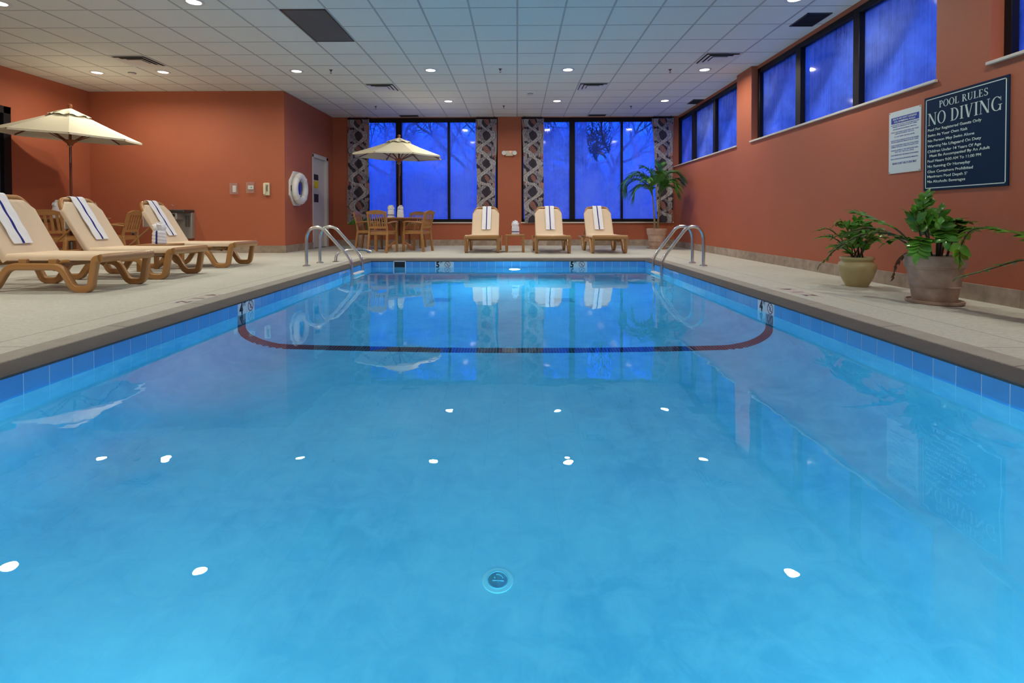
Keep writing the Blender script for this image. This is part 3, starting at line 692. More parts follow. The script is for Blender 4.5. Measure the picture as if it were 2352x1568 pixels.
def diffuser(x, y, label):
    t = thing('ceiling_vent', (x, y, CEIL), 0, label, 'vent', 'square four-way ceiling vents')
    b = MB(); b.box(-.29, .29, -.29, .29, -.003, 0); b.build('backing', M['dark'], t)  # near-black sheet colours in the shade between the louvres
    f = MB(); prev = None
    h = .295
    for k, (r0, r1, z0, z1) in enumerate(((.300, .270, -.006, -.006), (.262, .200, -.024, -.006), (.190, .128, -.026, -.008), (.118, .0, -.020, -.030))):
        if r1 == 0: f.box(-r0, r0, -r0, r0, -.022, -.016); continue
        ro = [(-r0,-r0,z0),(r0,-r0,z0),(r0,r0,z0),(-r0,r0,z0)]; ri = [(-r1,-r1,z1),(r1,-r1,z1),(r1,r1,z1),(-r1,r1,z1)]
        for j in range(4): f.add([ro[j], ro[(j+1) % 4], ri[(j+1) % 4], ri[j]], [(0,1,2,3)])
    f.build('louvre', M['vent'], t, solid=0.002)
diffuser(-6.391, 8.753, 'square white four-way ceiling vent between the two left downlights')
diffuser(-2.733, 10.582, 'square ceiling vent left of centre, above the far patio umbrella')
diffuser(1.534, 10.582, 'square ceiling vent right of centre, between two rows of downlights')
diffuser(3.363, 8.753, 'square ceiling vent above the rightmost middle-row downlight')
def grille(name, x0, x1, y0, y1, label, m='grille', n=24, grp=None):
    cx, cy = (x0+x1)/2, (y0+y1)/2; t = thing(name, (cx, cy, CEIL), 0, label, 'vent', grp)
    f = MB(); hx, hy = (x1-x0)/2, (y1-y0)/2; e = .018
    for q in ((-hx, hx, -hy, -hy+e), (-hx, hx, hy-e, hy), (-hx, -hx+e, -hy, hy), (hx-e, hx, -hy, hy)): f.box(*q, -.010, 0)
    f.build('vent_frame', M['steel_dark'], t)
    g_ = MB(); g_.box(-hx+e, hx-e, -hy+e, hy-e, -.003, 0); g_.build('backing', M[m], t)
    s = MB()
    for i in range(n):
        yy = -hy+e+(2*hy-2*e)*(i+.5)/n; s.box(-hx+e, hx-e, yy-.0015, yy+.0015, -.009, -.003)
    s.build('slats', M['steel_dark'] if n < 30 else M['grille'], t)
grille('return_grille', -3.026, -2.44, 6.63, 7.83, 'large grey perforated return air grille in the ceiling, top left', n=60)
grille('ceiling_vent', 3.80, 4.12, 6.84, 7.31, 'dark slotted grille near the top of the right wall windows', m='dark', n=14)
grille('ceiling_vent', 3.98, 4.22, 11.76, 12.22, 'small dark grille beside the farthest right wall window', m='dark', n=10)
grille('ceiling_vent', -3.05, -2.56, 13.42, 13.62, 'slim dark slot vent above the left tall window', n=5)
grille('ceiling_vent', 1.86, 2.31, 13.42, 13.62, 'slim dark slot vent above the right tall window', n=5)
def sprinkler(x, y, label, first=[None]):
    if first[0] is None:
        t = thing('sprinkler_head', (x, y, CEIL), 0, label, 'sprinkler', 'ceiling sprinkler heads')
        a_ = MB(); a_.lathe([(0.032, 0), (0.032, -.004), (0.012, -.012), (0.012, -.030)], 20); a_.build('escutcheon', M['steel_dark'], t)
        b_ = MB(); b_.tube([(-.009, 0, -.03), (-.014, 0, -.045), (0, 0, -.06)], .002, 6); b_.tube([(.009, 0, -.03), (.014, 0, -.045), (0, 0, -.06)], .002, 6); b_.lathe([(0, -.060), (.018, -.060), (.018, -.062), (0, -.062)], 16); b_.build('deflector', M['steel_dark'], t)
        first[0] = t
    else: dup(first[0], (x, y, CEIL), 0, label)
sprinkler(-3.34, 9.33, 'dark sprinkler head in the ceiling left of the far umbrella, nearer row')
sprinkler(-0.294, 9.32, 'dark sprinkler head between the two central downlights, nearer row')
sprinkler(2.76, 9.40, 'dark sprinkler head left of the rightmost downlight, nearer row')
sprinkler(-3.358, 12.36, 'sprinkler head above the left curtain, farther row')
sprinkler(-0.31, 12.36, 'sprinkler head above the wall column, farther row')
sprinkler(2.728, 12.45, 'sprinkler head near the right corner, farther row')
for (x, y, s_) in ((-7.03, 9.45, 'round smoke detector between the two left downlights'), (0.29, 11.17, 'round smoke detector left of the centre right vent')):
    t = thing('smoke_detector', (x, y, CEIL), 0, s_, 'smoke detector', 'ceiling smoke detectors')
    a_ = MB(); a_.lathe([(0.062, 0), (0.062, -.018), (0.045, -.034), (0.0, -.038)], 24); a_.build('detector_body', M['vent'], t)
    a_ = MB(); a_.lathe([(0.0635, -.006), (0.0645, -.010), (0.0635, -.014)], 24); a_.build('detector_slot', M['steel_dark'], t)

# ------------------------------------------------------------------ pool fittings
def pool_lamp(x, y, z, facing, label, power):
    t = thing('pool_light', (x, y, z), 0 if facing < 0 else PI, label, 'pool light')
    r = MB(); r.lathe([(0.098, 0.0), (0.098, -.012), (0.125, -.010), (0.130, 0.0)], 32, ax='y'); r.build('lamp_rim', M['chrome'], t)
    l = MB(); l.lathe([(0.0, -.016), (0.06, -.014), (0.098, -.004)], 28, ax='y'); l.build('lamp_lens', M['poollens'], t)
    ld = bpy.data.lights.new('lamp', 'AREA'); ld.shape = 'DISK'; ld.size = 0.18; ld.energy = power; ld.color = POOL_COL; ld.spread = R_(175)
    lo = bpy.data.objects.new('lamp', ld); C.objects.link(lo); lo.parent = t; lo.location = (0, -.022, 0); lo.rotation_euler = (R_(-90), 0, 0)
pool_lamp(-0.045, 9.338, WZ-.36, -1, 'glaring round underwater lamp on the far pool wall', POOL_W*2.0)
pool_lamp(-1.2, 0.352, WZ-.42, 1, 'underwater lamp on the near pool wall, left of two', POOL_W*.62)
pool_lamp(1.2, 0.352, WZ-.42, 1, 'underwater lamp on the near pool wall, right of two', POOL_W*.74)
# depth markers in the tile line
def marker(num, p0, xdir, nrm, label):
    """two tiles: numeral + FT, and a no-diving symbol"""
    p0 = Vector(p0); xd = Vector(xdir).normalized(); nr = Vector(nrm)
    t = thing('depth_marker', p0, 0, label, 'depth marker', 'depth markers in the waterline tiles')
    fn = lambda a_, b_, t_: xd*a_ + Vector((0, 0, b_)) + nr*(t_)
    for k in range(2):
        o = MB(); o.prism([(k*.147, 0), (k*.147+.144, 0), (k*.147+.144, .155), (k*.147, .155)], fn, 0, .008); o.build('tile', M['white_tile'], t, bevel=.001, seg=1)
    f2 = lambda a_, b_, t_: fn(a_, b_, t_+.008)
    font_mesh(num, 'numeral', M['ink'], t, lambda a_, b_, t_: f2(.012+a_, .042+b_, t_), width=.062, cap=.100, bold=.05)
    font_mesh('FT', 'unit_lettering', M['ink'], t, lambda a_, b_, t_: f2(.085+a_, .106+b_, t_), width=.042, cap=.036, bold=.02)
    cx, cz, r1, r0 = .219, .092, .052, .044
    o = MB()
    for i in range(28):
        a0, a1 = 2*PI*i/28, 2*PI*(i+1)/28
        o.prism([(cx+r0*math.cos(a0), cz+r0*math.sin(a0)), (cx+r1*math.cos(a0), cz+r1*math.sin(a0)), (cx+r1*math.cos(a1), cz+r1*math.sin(a1)), (cx+r0*math.cos(a1), cz+r0*math.sin(a1))], f2, 0, .001)
    o.prism([(cx-.034, cz+.028), (cx-.028, cz+.034), (cx+.034, cz-.028), (cx+.028, cz-.034)], f2, 0, .0013); o.build('prohibition_ring', M['redink'], t)
    o = MB()
    for seg in ([(-.022, .024), (-.004, .004), .006], [(-.004, .004), (.018, .016), .005], [(-.004, .004), (-.012, -.020), .006], [(-.012, -.020), (.014, -.026), .005], [(-.004, .004), (.012, -.010), .005], [(.010, .028), (.018, .034), .010]):
        (ax, az), (bx_, bz), w_ = seg; dx, dz = bx_-ax, bz-az; l = math.hypot(dx, dz); px, pz = -dz/l*w_/2, dx/l*w_/2
        o.prism([(cx+ax+px, cz+az+pz), (cx+ax-px, cz+az-pz), (cx+bx_-px, cz+bz-pz), (cx+bx_+px, cz+bz+pz)], f2, 0, .0011)
    o.build('diver_figure', M['ink'], t)
zt = -.203
marker('5', (MK_F[0][0], 9.3405, zt), (1, 0, 0), (0, -1, 0), 'white 5 FT and no diving tiles on the far pool wall, left of the lamp')
marker('5', (MK_F[1][0], 9.3405, zt), (1, 0, 0), (0, -1, 0), 'white 5 FT and no diving tiles on the far pool wall, right of the lamp')
marker('4', (plx(4.71)-.0005, 4.71, zt), (-.0195, 1, 0), (1, 0, 0), 'white 4 FT and no diving tiles on the left pool wall')
marker('4', (prx(4.965)+.0005, 4.962, zt), (0, -1, 0), (-1, 0, 0), 'white 4 FT and no diving tiles on the right pool wall')
# skimmer
t = thing('pool_skimmer', ((SKIM[0]+SKIM[1])/2, 9.334, -.12), 0, 'dark rectangular skimmer opening in the far pool wall, left corner', 'skimmer')
hw = (SKIM[1]-SKIM[0])/2
o = MB(); o.box(-hw, hw, -.010, 0, .058, .072); o.box(-hw, hw, -.010, 0, -.085, -.07); o.box(-hw, -hw+.018, -.010, 0, -.085, .072); o.box(hw-.018, hw, -.010, 0, -.085, .072); o.build('skimmer_frame', M['white_tile'], t)
o = MB(); o.box(-hw+.016, hw-.016, -.003, .0, -.072, .06); o.build('skimmer_mouth', M['dark'], t)
# main drains and the round floor inlet
for (x, y, s_) in ((-1.03, 7.1, 'left of the pair'), (0.63, 7.1, 'right of the pair')):
    z = fz(y); t = thing('floor_drain', (x, y, z+.004), 0, 'square grated drain on the deep pool floor, ' + s_, 'drain', 'pool floor drains')
    sl = math.atan((fz(y+.3)-fz(y-.3))/.6); t.rotation_euler = (sl, 0, 0)
    o = MB()
    for q in ((-.15, .15, -.15, -.125), (-.15, .15, .125, .15), (-.15, -.125, -.15, .15), (.125, .15, -.15, .15)): o.box(*q, 0, .006)
    o.build('drain_frame', M['plaster'], t)
    o = MB()
    for i in range(12): o.box(-.125, .125, -.12+i*.02, -.106+i*.02, 0, .004)
    o.build('drain_grate', M['drain'], t)
z = fz(2.11); t = thing('floor_inlet', (-.081, 2.11, z), 0, 'round white inlet cap on the shallow pool floor, bottom centre', 'pool inlet')
t.rotation_euler = (math.atan((fz(2.4)-fz(1.8))/.6), 0, 0)
o = MB(); o.lathe([(0, .004), (.062, .004), (.064, .0)], 32); o.build('inlet_patch', M['inlet'], t)
o = MB(); o.lathe([(.040, .004), (.041, .0075), (.045, .0075), (.046, .004)], 32); o.build('inlet_ring', M['inlet2'], t)
o = MB(); o.tube([(-.022, -.004, .006), (.026, -.006, .006)], .0022, 6); o.tube([(0, -.004, .006), (0, -.014, .006)], .0018, 6); o.tube(arc((.0, .004, .006), .022, 110, 10, 8, 'xy'), .0022, 6); o.tube([(-.013, .008, .006), (-.013, .016, .006)], .0035, 6); o.build('inlet_slot', M['inlet2'], t)

# ladders
def ladder(side, yn, yf, xb, xin, label):
    """side=-1 left pool wall, +1 right"""
    t = thing('pool_ladder', (xb, (yn+yf)/2, deckz(xb)), 0, label, 'pool ladder', 'stainless pool ladders')
    d = -side; L = abs(xin-xb); my = (yn+yf)/2; z0 = -deckz(xb)
    pts = [(0, 0, 0), (0, 0, .46), (d*.07, 0, .585), (d*.24, 0, .59), (d*(L-.01), 0, .10), (d*L, 0, -.08), (d*L, 0, -1.18)]
    for y in (yn, yf):
        P = fillet(pts, [.10, .09, .10, .13, .1], 7); P = [(p[0], p[1]+y-my, p[2]+z0) for p in P]
        o = MB(); o.tube(P, .0235, 14); o.build('handrail', M['chrome'], t, angle=60)
        fl_ = MB(); fl_.lathe([(.058, 0.001), (.058, .008), (.045, .018), (.026, .022)], 24, c=(0, y-my, 0)); fl_.build('base_flange', M['chrome'], t)
    for k, z in enumerate((-.135, -.44, -.75, -1.06)):
        s = MB(); s.box(d*L-.04, d*L+.04, yn-my+.02, yf-my-.02, z-.014, z+.014); s.build('step', M['white_plastic'], t, bevel=.008)
    for y in (yn, yf):
        b_ = MB(); b_.box(min(d*L, d*L-d*.12), max(d*L, d*L-d*.12), y-my-.012, y-my+.012, -1.16, -1.13); b_.build('bumper', M['white_plastic'], t)
ladder(-1, 7.81, 8.345, -3.187, -2.50, 'stainless pool ladder with two curved handrails on the left side')
ladder(1, 7.78, 8.27, 2.79, 2.165, 'stainless pool ladder with two curved handrails on the right side')
t = thing('grab_rail', (-3.03, 8.62, 0), 0, 'low bent stainless grab rail beyond the left pool ladder', 'grab rail')
P = fillet([(0, 0, 0), (0.005, .03, .13), (.14, .05, .185), (.44, .10, .20), (.56, .12, .155)], [.08, .08, .08], 7)
o = MB(); o.tube(P, .0215, 14); o.build('handrail', M['chrome'], t, angle=60)
o = MB(); o.lathe([(.05, .001), (.05, .007), (.024, .012)], 20); o.build('base_flange', M['steel_dark'], t)
# deck depth tiles
def deck_mark(x, y0, side, label):
    t = thing('deck_marker', (x, y0, deckz(x)), 0, label, 'depth marker', 'depth markings set in the deck')
    for k, ch in enumerate(('4', 'I', 'Z')):
        o = MB(); y = -(k)*.20 if side < 0 else -(k)*.20
        o.box(-.075, .075, y-.075, y+.075, 0.0, .0035); o.build('marker_tile', M['white_tile'], t)
        s_ = -side
        font_mesh(ch, 'numeral', M['ink'], t, (lambda yy: lambda a_, b_, t_: Vector((s_*(b_-.045), yy-s_*a_, .0035+t_)))(y), cap=.10, align='C', thick=.0006, bold=.03)
deck_mark(-2.87, 4.83, -1, 'white deck tiles with dark numerals beside the left coping')
deck_mark(2.70, 5.20, 1, 'white deck tiles with dark numerals beside the right coping')

# ------------------------------------------------------------------ wall items
# emergency light
t = thing('emergency_light', (-.197, YF-.012, 2.43), 0, 'beige twin-head emergency light with a red indicator on the wall column', 'emergency light')
o = MB(); o.box(-.105, .105, -.055, 0, -.075, .065); o.build('housing', M['cream_plastic'], t, bevel=.02, seg=4)
for s_ in (-1, 1):
    o = MB(); o.lathe([(.028, 0), (.05, -.03), (.058, -.06), (.056, -.066)], 24, c=(s_*.14, -.035, 0), ax='y'); h_ = o.build('lamp_head', M['white_plastic'], t)
    o = MB(); o.lathe([(0.0, -.068), (.05, -.066), (.052, -.060)], 24, c=(s_*.14, -.035, 0), ax='y'); o.build('reflector', M['white_tile'], h_)
    o = MB(); o.box(min(s_*.09, s_*.13), max(s_*.09, s_*.13), -.045, -.02, -.012, .012); o.build('bracket', M['cream_plastic'], t)
o = MB(); o.lathe([(0, -.062), (.010, -.060), (.010, -.05)], 12, c=(.025, 0, .035), ax='y'); o.build('indicator_lamp', M['led'], t)
def wallbox(name, label, cat, x0, x1, z0, z1):
    return thing(name, ((x0+x1)/2, YB, (z0+z1)/2), 0, label, cat)
t = wallbox('switch_cover', 'clear guard over a white wall switch, left of the three wall devices', 'switch', -6.0, -5.84, 1.23, 1.47)
o = MB(); o.box(-.035, .035, -.02, 0, -.075, .065); o.build('switch_plate', M['white_plastic'], t, bevel=.003)
def guard(t, hw, h):
    o = MB()
    for q in ((-hw, hw, -.055, -.048, -h, h), (-hw, -hw+.008, -.05, 0, -h, h), (hw-.008, hw, -.05, 0, -h, h), (-hw, hw, -.05, 0, h-.008, h), (-hw, hw, -.05, 0, -h, -h+.008)): o.box(*q)
    o.build('clear_guard', M['acrylic'], t)
guard(t, .078, .115)
o = MB(); o.lathe([(0, -.012), (.007, -.010), (.007, 0)], 10, c=(-.062, -.04, .0), ax='y'); o.build('guard_lock', M['steel_dark'], t)
t = wallbox('thermostat', 'white thermostat with a green display under a clear guard, middle wall device', 'thermostat', -5.644, -5.499, 1.26, 1.48)
guard(t, .078, .11)
o = MB(); o.box(-.06, .055, -.025, 0, -.035, .045); o.build('thermostat_body', M['white_plastic'], t, bevel=.004)
o = MB(); o.box(-.002, .032, -.028, -.02, -.008, .018); o.build('display', M['ledgreen'], t)
t = wallbox('wall_phone', 'cream wall telephone near the wall corner, rightmost wall device', 'telephone', -5.295, -5.169, 1.21, 1.47)
o = MB(); o.box(-.055, .058, -.045, 0, -.135, .13); o.build('phone_base', M['cream_plastic'], t, bevel=.012, seg=3)
o = MB(); o.box(-.052, -.004, -.085, -.045, -.115, .12); o.build('handset', M['cream_plastic'], t, bevel=.012, seg=3)
o = MB(); o.tube([(.022, -.05, .07), (.020, -.06, .04), (.024, -.062, -.05)], .008, 8); o.build('phone_cord', M['steel_dark'], t)
o = MB(); o.lathe([(0, -.05), (.018, -.048), (.018, -.04)], 16, c=(.024, 0, .075), ax='y'); o.build('dial', M['steel'], t)
# outlet
t = thing('wall_outlet', (-8.03, YB, .39), 0, 'grey double outlet low on the wall beside the left patio chair', 'outlet')
o = MB(); o.box(-.075, .075, -.012, 0, -.055, .055); o.build('outlet_plate', M['steel'], t, bevel=.003)
for s_ in (-1, 1):
    o = MB(); o.box(s_*.035-.024, s_*.035+.024, -.028, -.01, -.03, .03); o.build('socket_cover', M['steel_dark'], t, bevel=.006)
# drinking fountain
t = thing('drinking_fountain', (-7.02, YB, .31), 0, 'grey wall-mounted drinking fountain behind the farthest left lounger', 'drinking fountain')
o = MB(); o.box(-.25, .25, -.10, 0, 0, .54); o.build('cabinet', M['steel'], t, bevel=.008)
o = MB(); o.box(-.25, .25, -.36, 0, .53, .60); o.build('basin', M['steel_dark'], t, bevel=.02, seg=3)
o = MB(); o.box(-.25, .10, -.35, -.08, .40, .535); o.build('apron', M['steel'], t, bevel=.015, seg=3)
for s_ in (-.14, .02):
    o = MB(); o.box(s_-.045, s_+.045, -.356, -.35, .455, .515); o.build('push_bar', M['dark'], t, bevel=.004)
o = MB()
for i in range(16):
    for sx in (.135, .19): o.box(sx-.021, sx+.021, -.104, -.10, .245+i*.015, .252+i*.015)
o.build('louvre', M['dark'], t)
o = MB(); o.tube(fillet([(-.06, -.2, .60), (-.06, -.2, .68), (-.09, -.22, .70)], .02, 4), .009, 8); o.build('spout', M['chrome'], t)
# life ring on its board
t = thing('life_ring', (XB, 11.38, 1.375), 0, 'white life ring on an octagonal white board with a blue centre', 'life ring')
fnw = lambda a_, b_, t_: (t_+.001, a_, b_)
oc = [(.385*math.cos(R_(22.5+45*i))/math.cos(R_(22.5))*.97, .385*math.sin(R_(22.5+45*i))/math.cos(R_(22.5))*.97) for i in range(8)]
o = MB(); o.prism(oc, fnw, 0, .03); o.build('backing_board', M['white_plastic'], t, bevel=.003)
o = MB(); o.tube([(.095, .270*math.cos(2*PI*i/40), .270*math.sin(2*PI*i/40)) for i in range(40)], .082, 16, closed=True, ell=(.78, 1.0)); o.build('buoy', M['white_plastic'], t, angle=80)
o = MB(); o.lathe([(0, .09), (.10, .085), (.17, .05), (.185, .03)], 28, ax='x'); o.build('rope_bag', M['blue_plastic'], t)
for k in range(4):
    a_ = PI/4+k*PI/2; c_, s_ = math.cos(a_), math.sin(a_)
    o = MB(); pts = [(.095+.068*math.cos(q), (.270+.086*math.sin(q))*c_, (.270+.086*math.sin(q))*s_) for q in [2*PI*i/16 for i in range(16)]]
    o.tube(pts, .006, 6, closed=True); o.build('strap', M['white_tile'], t)
o = MB(); o.box(.002, .05, -.33, -.325, -.06, .06); o.build('bracket', M['steel_dark'], t)

# ------------------------------------------------------------------ signs
def poly_glyph(ch):
    """serif capitals as convex polygons in a unit-high box; returns (polys, width)"""
    P = []; tk, th, sf = .15, .045, .035
    def rect(x0, y0, x1, y1): P.append([(x0, y0), (x1, y0), (x1, y1), (x0, y1)])
    def stem(xc, w_, y0=0, y1=1, s0=True, s1=True, e=.13):
        rect(xc-w_/2, y0, xc+w_/2, y1)
        if s0: rect(xc-w_/2-e*.75, y0, xc+w_/2+e*.75, y0+sf)
        if s1: rect(xc-w_/2-e*.75, y1-sf, xc+w_/2+e*.75, y1)
    def ringarc(cx, cy, rx, ry, tx, ty, a0, a1, n=18):
        for i in range(n):
            p, q = R_(a0+(a1-a0)*i/n), R_(a0+(a1-a0)*(i+1)/n)
            P.append([(cx+rx*math.cos(p), cy+ry*math.sin(p)), (cx+rx*math.cos(q), cy+ry*math.sin(q)), (cx+(rx-tx)*math.cos(q), cy+(ry-ty)*math.sin(q)), (cx+(rx-tx)*math.cos(p), cy+(ry-ty)*math.sin(p))])
    def diag(x0, y0, x1, y1, w_): P.append([(x0-w_/2, y0), (x0+w_/2, y0), (x1+w_/2, y1), (x1-w_/2, y1)])
    if ch == 'N': stem(.15, th, 0, 1, True, False); rect(.0, 1-sf, .2, 1); stem(.80, th, 0, 1, False, True); diag(.78, 0.0, .16, 1, .17); return P, .95
    if ch == 'O': ringarc(.44, .5, .42, .52, .14, .045, 0, 360, 32); return P, .88
    if ch == 'D': stem(.18, tk); ringarc(.30, .5, .48, .5, .14, .045, -90, 90); rect(.18, .955, .31, 1); rect(.18, 0, .31, .045); return P, .82
    if ch == 'I': stem(.19, tk); return P, .38
    if ch == 'V': diag(.40, 0, .14, 1, .16); diag(.42, 0, .70, 1, .05); rect(0, 1-sf, .30, 1); rect(.56, 1-sf, .84, 1); return P, .82
    if ch == 'G': ringarc(.46, .5, .43, .52, .14, .045, 42, 325); rect(.70, .0, .80, .42); rect(.58, .40, .90, .44); rect(.78, .68, .81, .98); return P, .92
    if ch == 'P': stem(.18, tk); ringarc(.30, .74, .30, .26, .12, .045, -90, 90, 14); rect(.18, .955, .31, 1); rect(.18, .48, .31, .525); return P, .64
    if ch == 'R': stem(.18, tk); ringarc(.30, .75, .29, .25, .12, .045, -90, 90, 14); rect(.18, .955, .31, 1); rect(.18, .50, .31, .545); diag(.68, 0, .36, .52, .15); rect(.60, 0, .82, sf); return P, .78
    if ch == 'L': stem(.18, tk); rect(.18, 0, .60, .045); P.append([(.54, 0), (.62, 0), (.62, .24), (.60, .24)]); return P, .66
    if ch == 'U': stem(.17, tk, .3, 1, False, True); stem(.66, th, .3, 1, False, True); ringarc(.39, .32, .295, .33, .12, .05, 180, 360, 16); return P, .84
    if ch == 'E': stem(.18, tk); rect(.18, 0, .60, .045); rect(.18, .955, .56, 1); rect(.18, .48, .46, .525); P.append([(.54, 0), (.62, 0), (.62, .22), (.60, .22)]); P.append([(.52, 1), (.58, 1), (.58, .80), (.56, .80)]); rect(.44, .40, .47, .61); return P, .68
    if ch == 'S': ringarc(.32, .75, .25, .26, .11, .05, 30, 250, 14); ringarc(.32, .25, .27, .26, .13, .05, -150, 70, 14); diag(.46, .40, .20, .62, .16); rect(.50, .76, .53, .98); rect(.07, .02, .10, .26); return P, .64
    return P, .34
def serif_text(s, name, m, parent, fn, height, width):
    polys = []; x = 0
    for ch in s:
        g_, w_ = poly_glyph(ch); polys += [[(a_+x, b_) for a_, b_ in p] for p in g_]; x += w_+.06
    sx = width/(x-.06); o = MB()
    for k, p in enumerate(polys): o.prism([(a_*sx, b_*height) for a_, b_ in p], fn, 0, .0012+.00001*(k % 7))
    return o.build(name, M[m], parent)
# large navy sign; local a runs away to the viewer (toward -Y), b up
SY0, SY1, SB, ST = 5.310, 4.402, 0.985, 1.919
t = thing('pool_rules_sign', (XR, SY0, SB), 0, 'large navy POOL RULES NO DIVING sign with white lettering on the right wall', 'sign')
SW, SH = SY0-SY1, ST-SB
fs = lambda a_, b_, t_: Vector((-t_, -a_, b_))
o = MB(); o.prism([(0, 0), (SW, 0), (SW, SH), (0, SH)], fs, 0, .012); o.build('sign_panel', M['navy'], t, bevel=.0015, seg=1)
o = MB(); e, bw = .022, .0085
for q in ((e, e, SW-e, e+bw), (e, SH-e-bw, SW-e, SH-e), (e, e, e+bw, SH-e), (SW-e-bw, e, SW-e, SH-e)): o.prism([(q[0], q[1]), (q[2], q[1]), (q[2], q[3]), (q[0], q[3])], fs, .012, .0133)
o.build('border_line', M['sign_white'], t)
serif_text('POOL RULES', 'heading_lettering', 'sign_white', t, lambda a_, b_, t_: fs(.185+a_, .805+b_, .012+t_), .066, .53)
serif_text('NO DIVING', 'warning_lettering', 'sign_white', t, lambda a_, b_, t_: fs(.048+a_, .650+b_, .012+t_), .120, .800)
lines = [('Pool For Registered Guests Only', .600, .60, .05), ('Swim At Your Own Risk', .546, .46, .05), ('No Person May Swim Alone', .493, .53, .05), ('Warning No Lifeguard On Duty', .440, .60, .05), ('Children Under 14 Years Of Age', .387, .60, .05),
         ('Must Be Accompanied By An Adult', .343, .66, .075), ('Pool Hours 9:00 AM To 11:00 PM', .291, .60, .05), ('No Running Or Horseplay', .239, .49, .05), ('Glass Containers Prohibited', .187, .52, .05), ('Maximum Pool Depth 5\'', .137, .46, .05), ('No Alcoholic Beverages', .087, .44, .05)]
for s_, z, w_, x0_ in lines:
    font_mesh(s_, 'rule_lettering', M['sign_white'], t, (lambda zz, xx: lambda a_, b_, t_: fs(xx+a_, zz+b_, .012+t_))(z-.010, x0_), width=w_, cap=.0265, thick=.0012, bold=.012)
# small white sign
Y0_, Y1_, B_, T_ = 5.815, 5.360, 1.200, 1.872
t = thing('health_guidelines_sign', (XR, Y0_, B_), 0, 'small white health and safety guidelines sign with blue print, left of the navy sign', 'sign')
w_ = Y0_-Y1_; h_ = T_-B_
o = MB(); o.prism([(0, 0), (w_, 0), (w_, h_), (0, h_)], fs, 0, .006); o.build('sign_panel', M['sign_panel'], t, bevel=.001, seg=1)
o = MB(); o.prism([(.035, .540), (w_-.025, .540), (w_-.025, .607), (.035, .607)], fs, .006, .0068); o.build('header_band', M['sign_blue'], t)
HL = [('HEALTH AND SAFETY GUIDELINES', .578, .34), ('FOR SWIMMING POOLS', .548, .30)]
for s_, z, ww in HL: font_mesh(s_, 'heading_lettering', M['sign_panel'], t, (lambda zz, ww_: lambda a_, b_, t_: fs(w_/2+a_+.003, zz+b_, .0068+t_))(z, ww), width=ww, cap=.020, align='C', thick=.0008, bold=.02)
BL = [('DO NOT GET INTO THE POOL IF YOU HAVE BEEN SICK WITH', .517, .395, .013), ('DIARRHEA OR VOMITING IN THE LAST 2 WEEKS.', .499, .35, .013), ('SHOWER BEFORE ENTERING THE POOL.', .472, .34, .013), ('WASH YOUR HANDS AFTER USING THE TOILET', .440, .395, .013), ('& BEFORE ENTERING THE POOL.', .422, .28, .013),
      ('DO NOT DRINK THE POOL WATER.', .390, .29, .014), ('DO NOT LET YOUR CHILDREN INTO THE POOL IF THEY HAVE BEEN', .350, .395, .013), ('SICK WITH DIARRHEA OR VOMITING IN THE LAST 2 WEEKS.', .332, .385, .013), ('YOUNG CHILDREN MUST WEAR TIGHT FITTING DIAPERS,', .297, .395, .013), ('SWIMSUIT OR PLASTIC COVERS WITH ELASTIC LEGS.', .279, .385, .013),
      ('CHANGE DIAPERS AT THE DESIGNATED AREA-', .243, .39, .014), ('NOT ON THE POOL DECK.', .223, .27, .015), ('YOUNG CHILDREN SHOULD TAKE FREQUENT BATHROOM BREAKS.', .190, .395, .013), ('FECAL ACCIDENTS SHOULD BE REPORTED IMMEDIATELY.', .150, .39, .013), ('MARION COUNTY HEALTH DEPARTMENT', .095, .345, .024)]
for s_, z, ww, cp_ in BL: font_mesh(s_, 'body_lettering', M['sign_blue'], t, (lambda zz: lambda a_, b_, t_: fs(w_/2+a_+.003, zz+b_, .006+t_))(z), width=ww, cap=cp_, align='C', thick=.0006, bold=.01)
for (a_, b_) in ((.012, .012), (w_-.012, .012), (.012, h_-.012), (w_-.012, h_-.012)):
    o = MB(); o.lathe([(0, -.009), (.005, -.008), (.006, -.006)], 10, c=(0, -a_, b_), ax='x'); o.build('screw', M['steel_dark'], t)

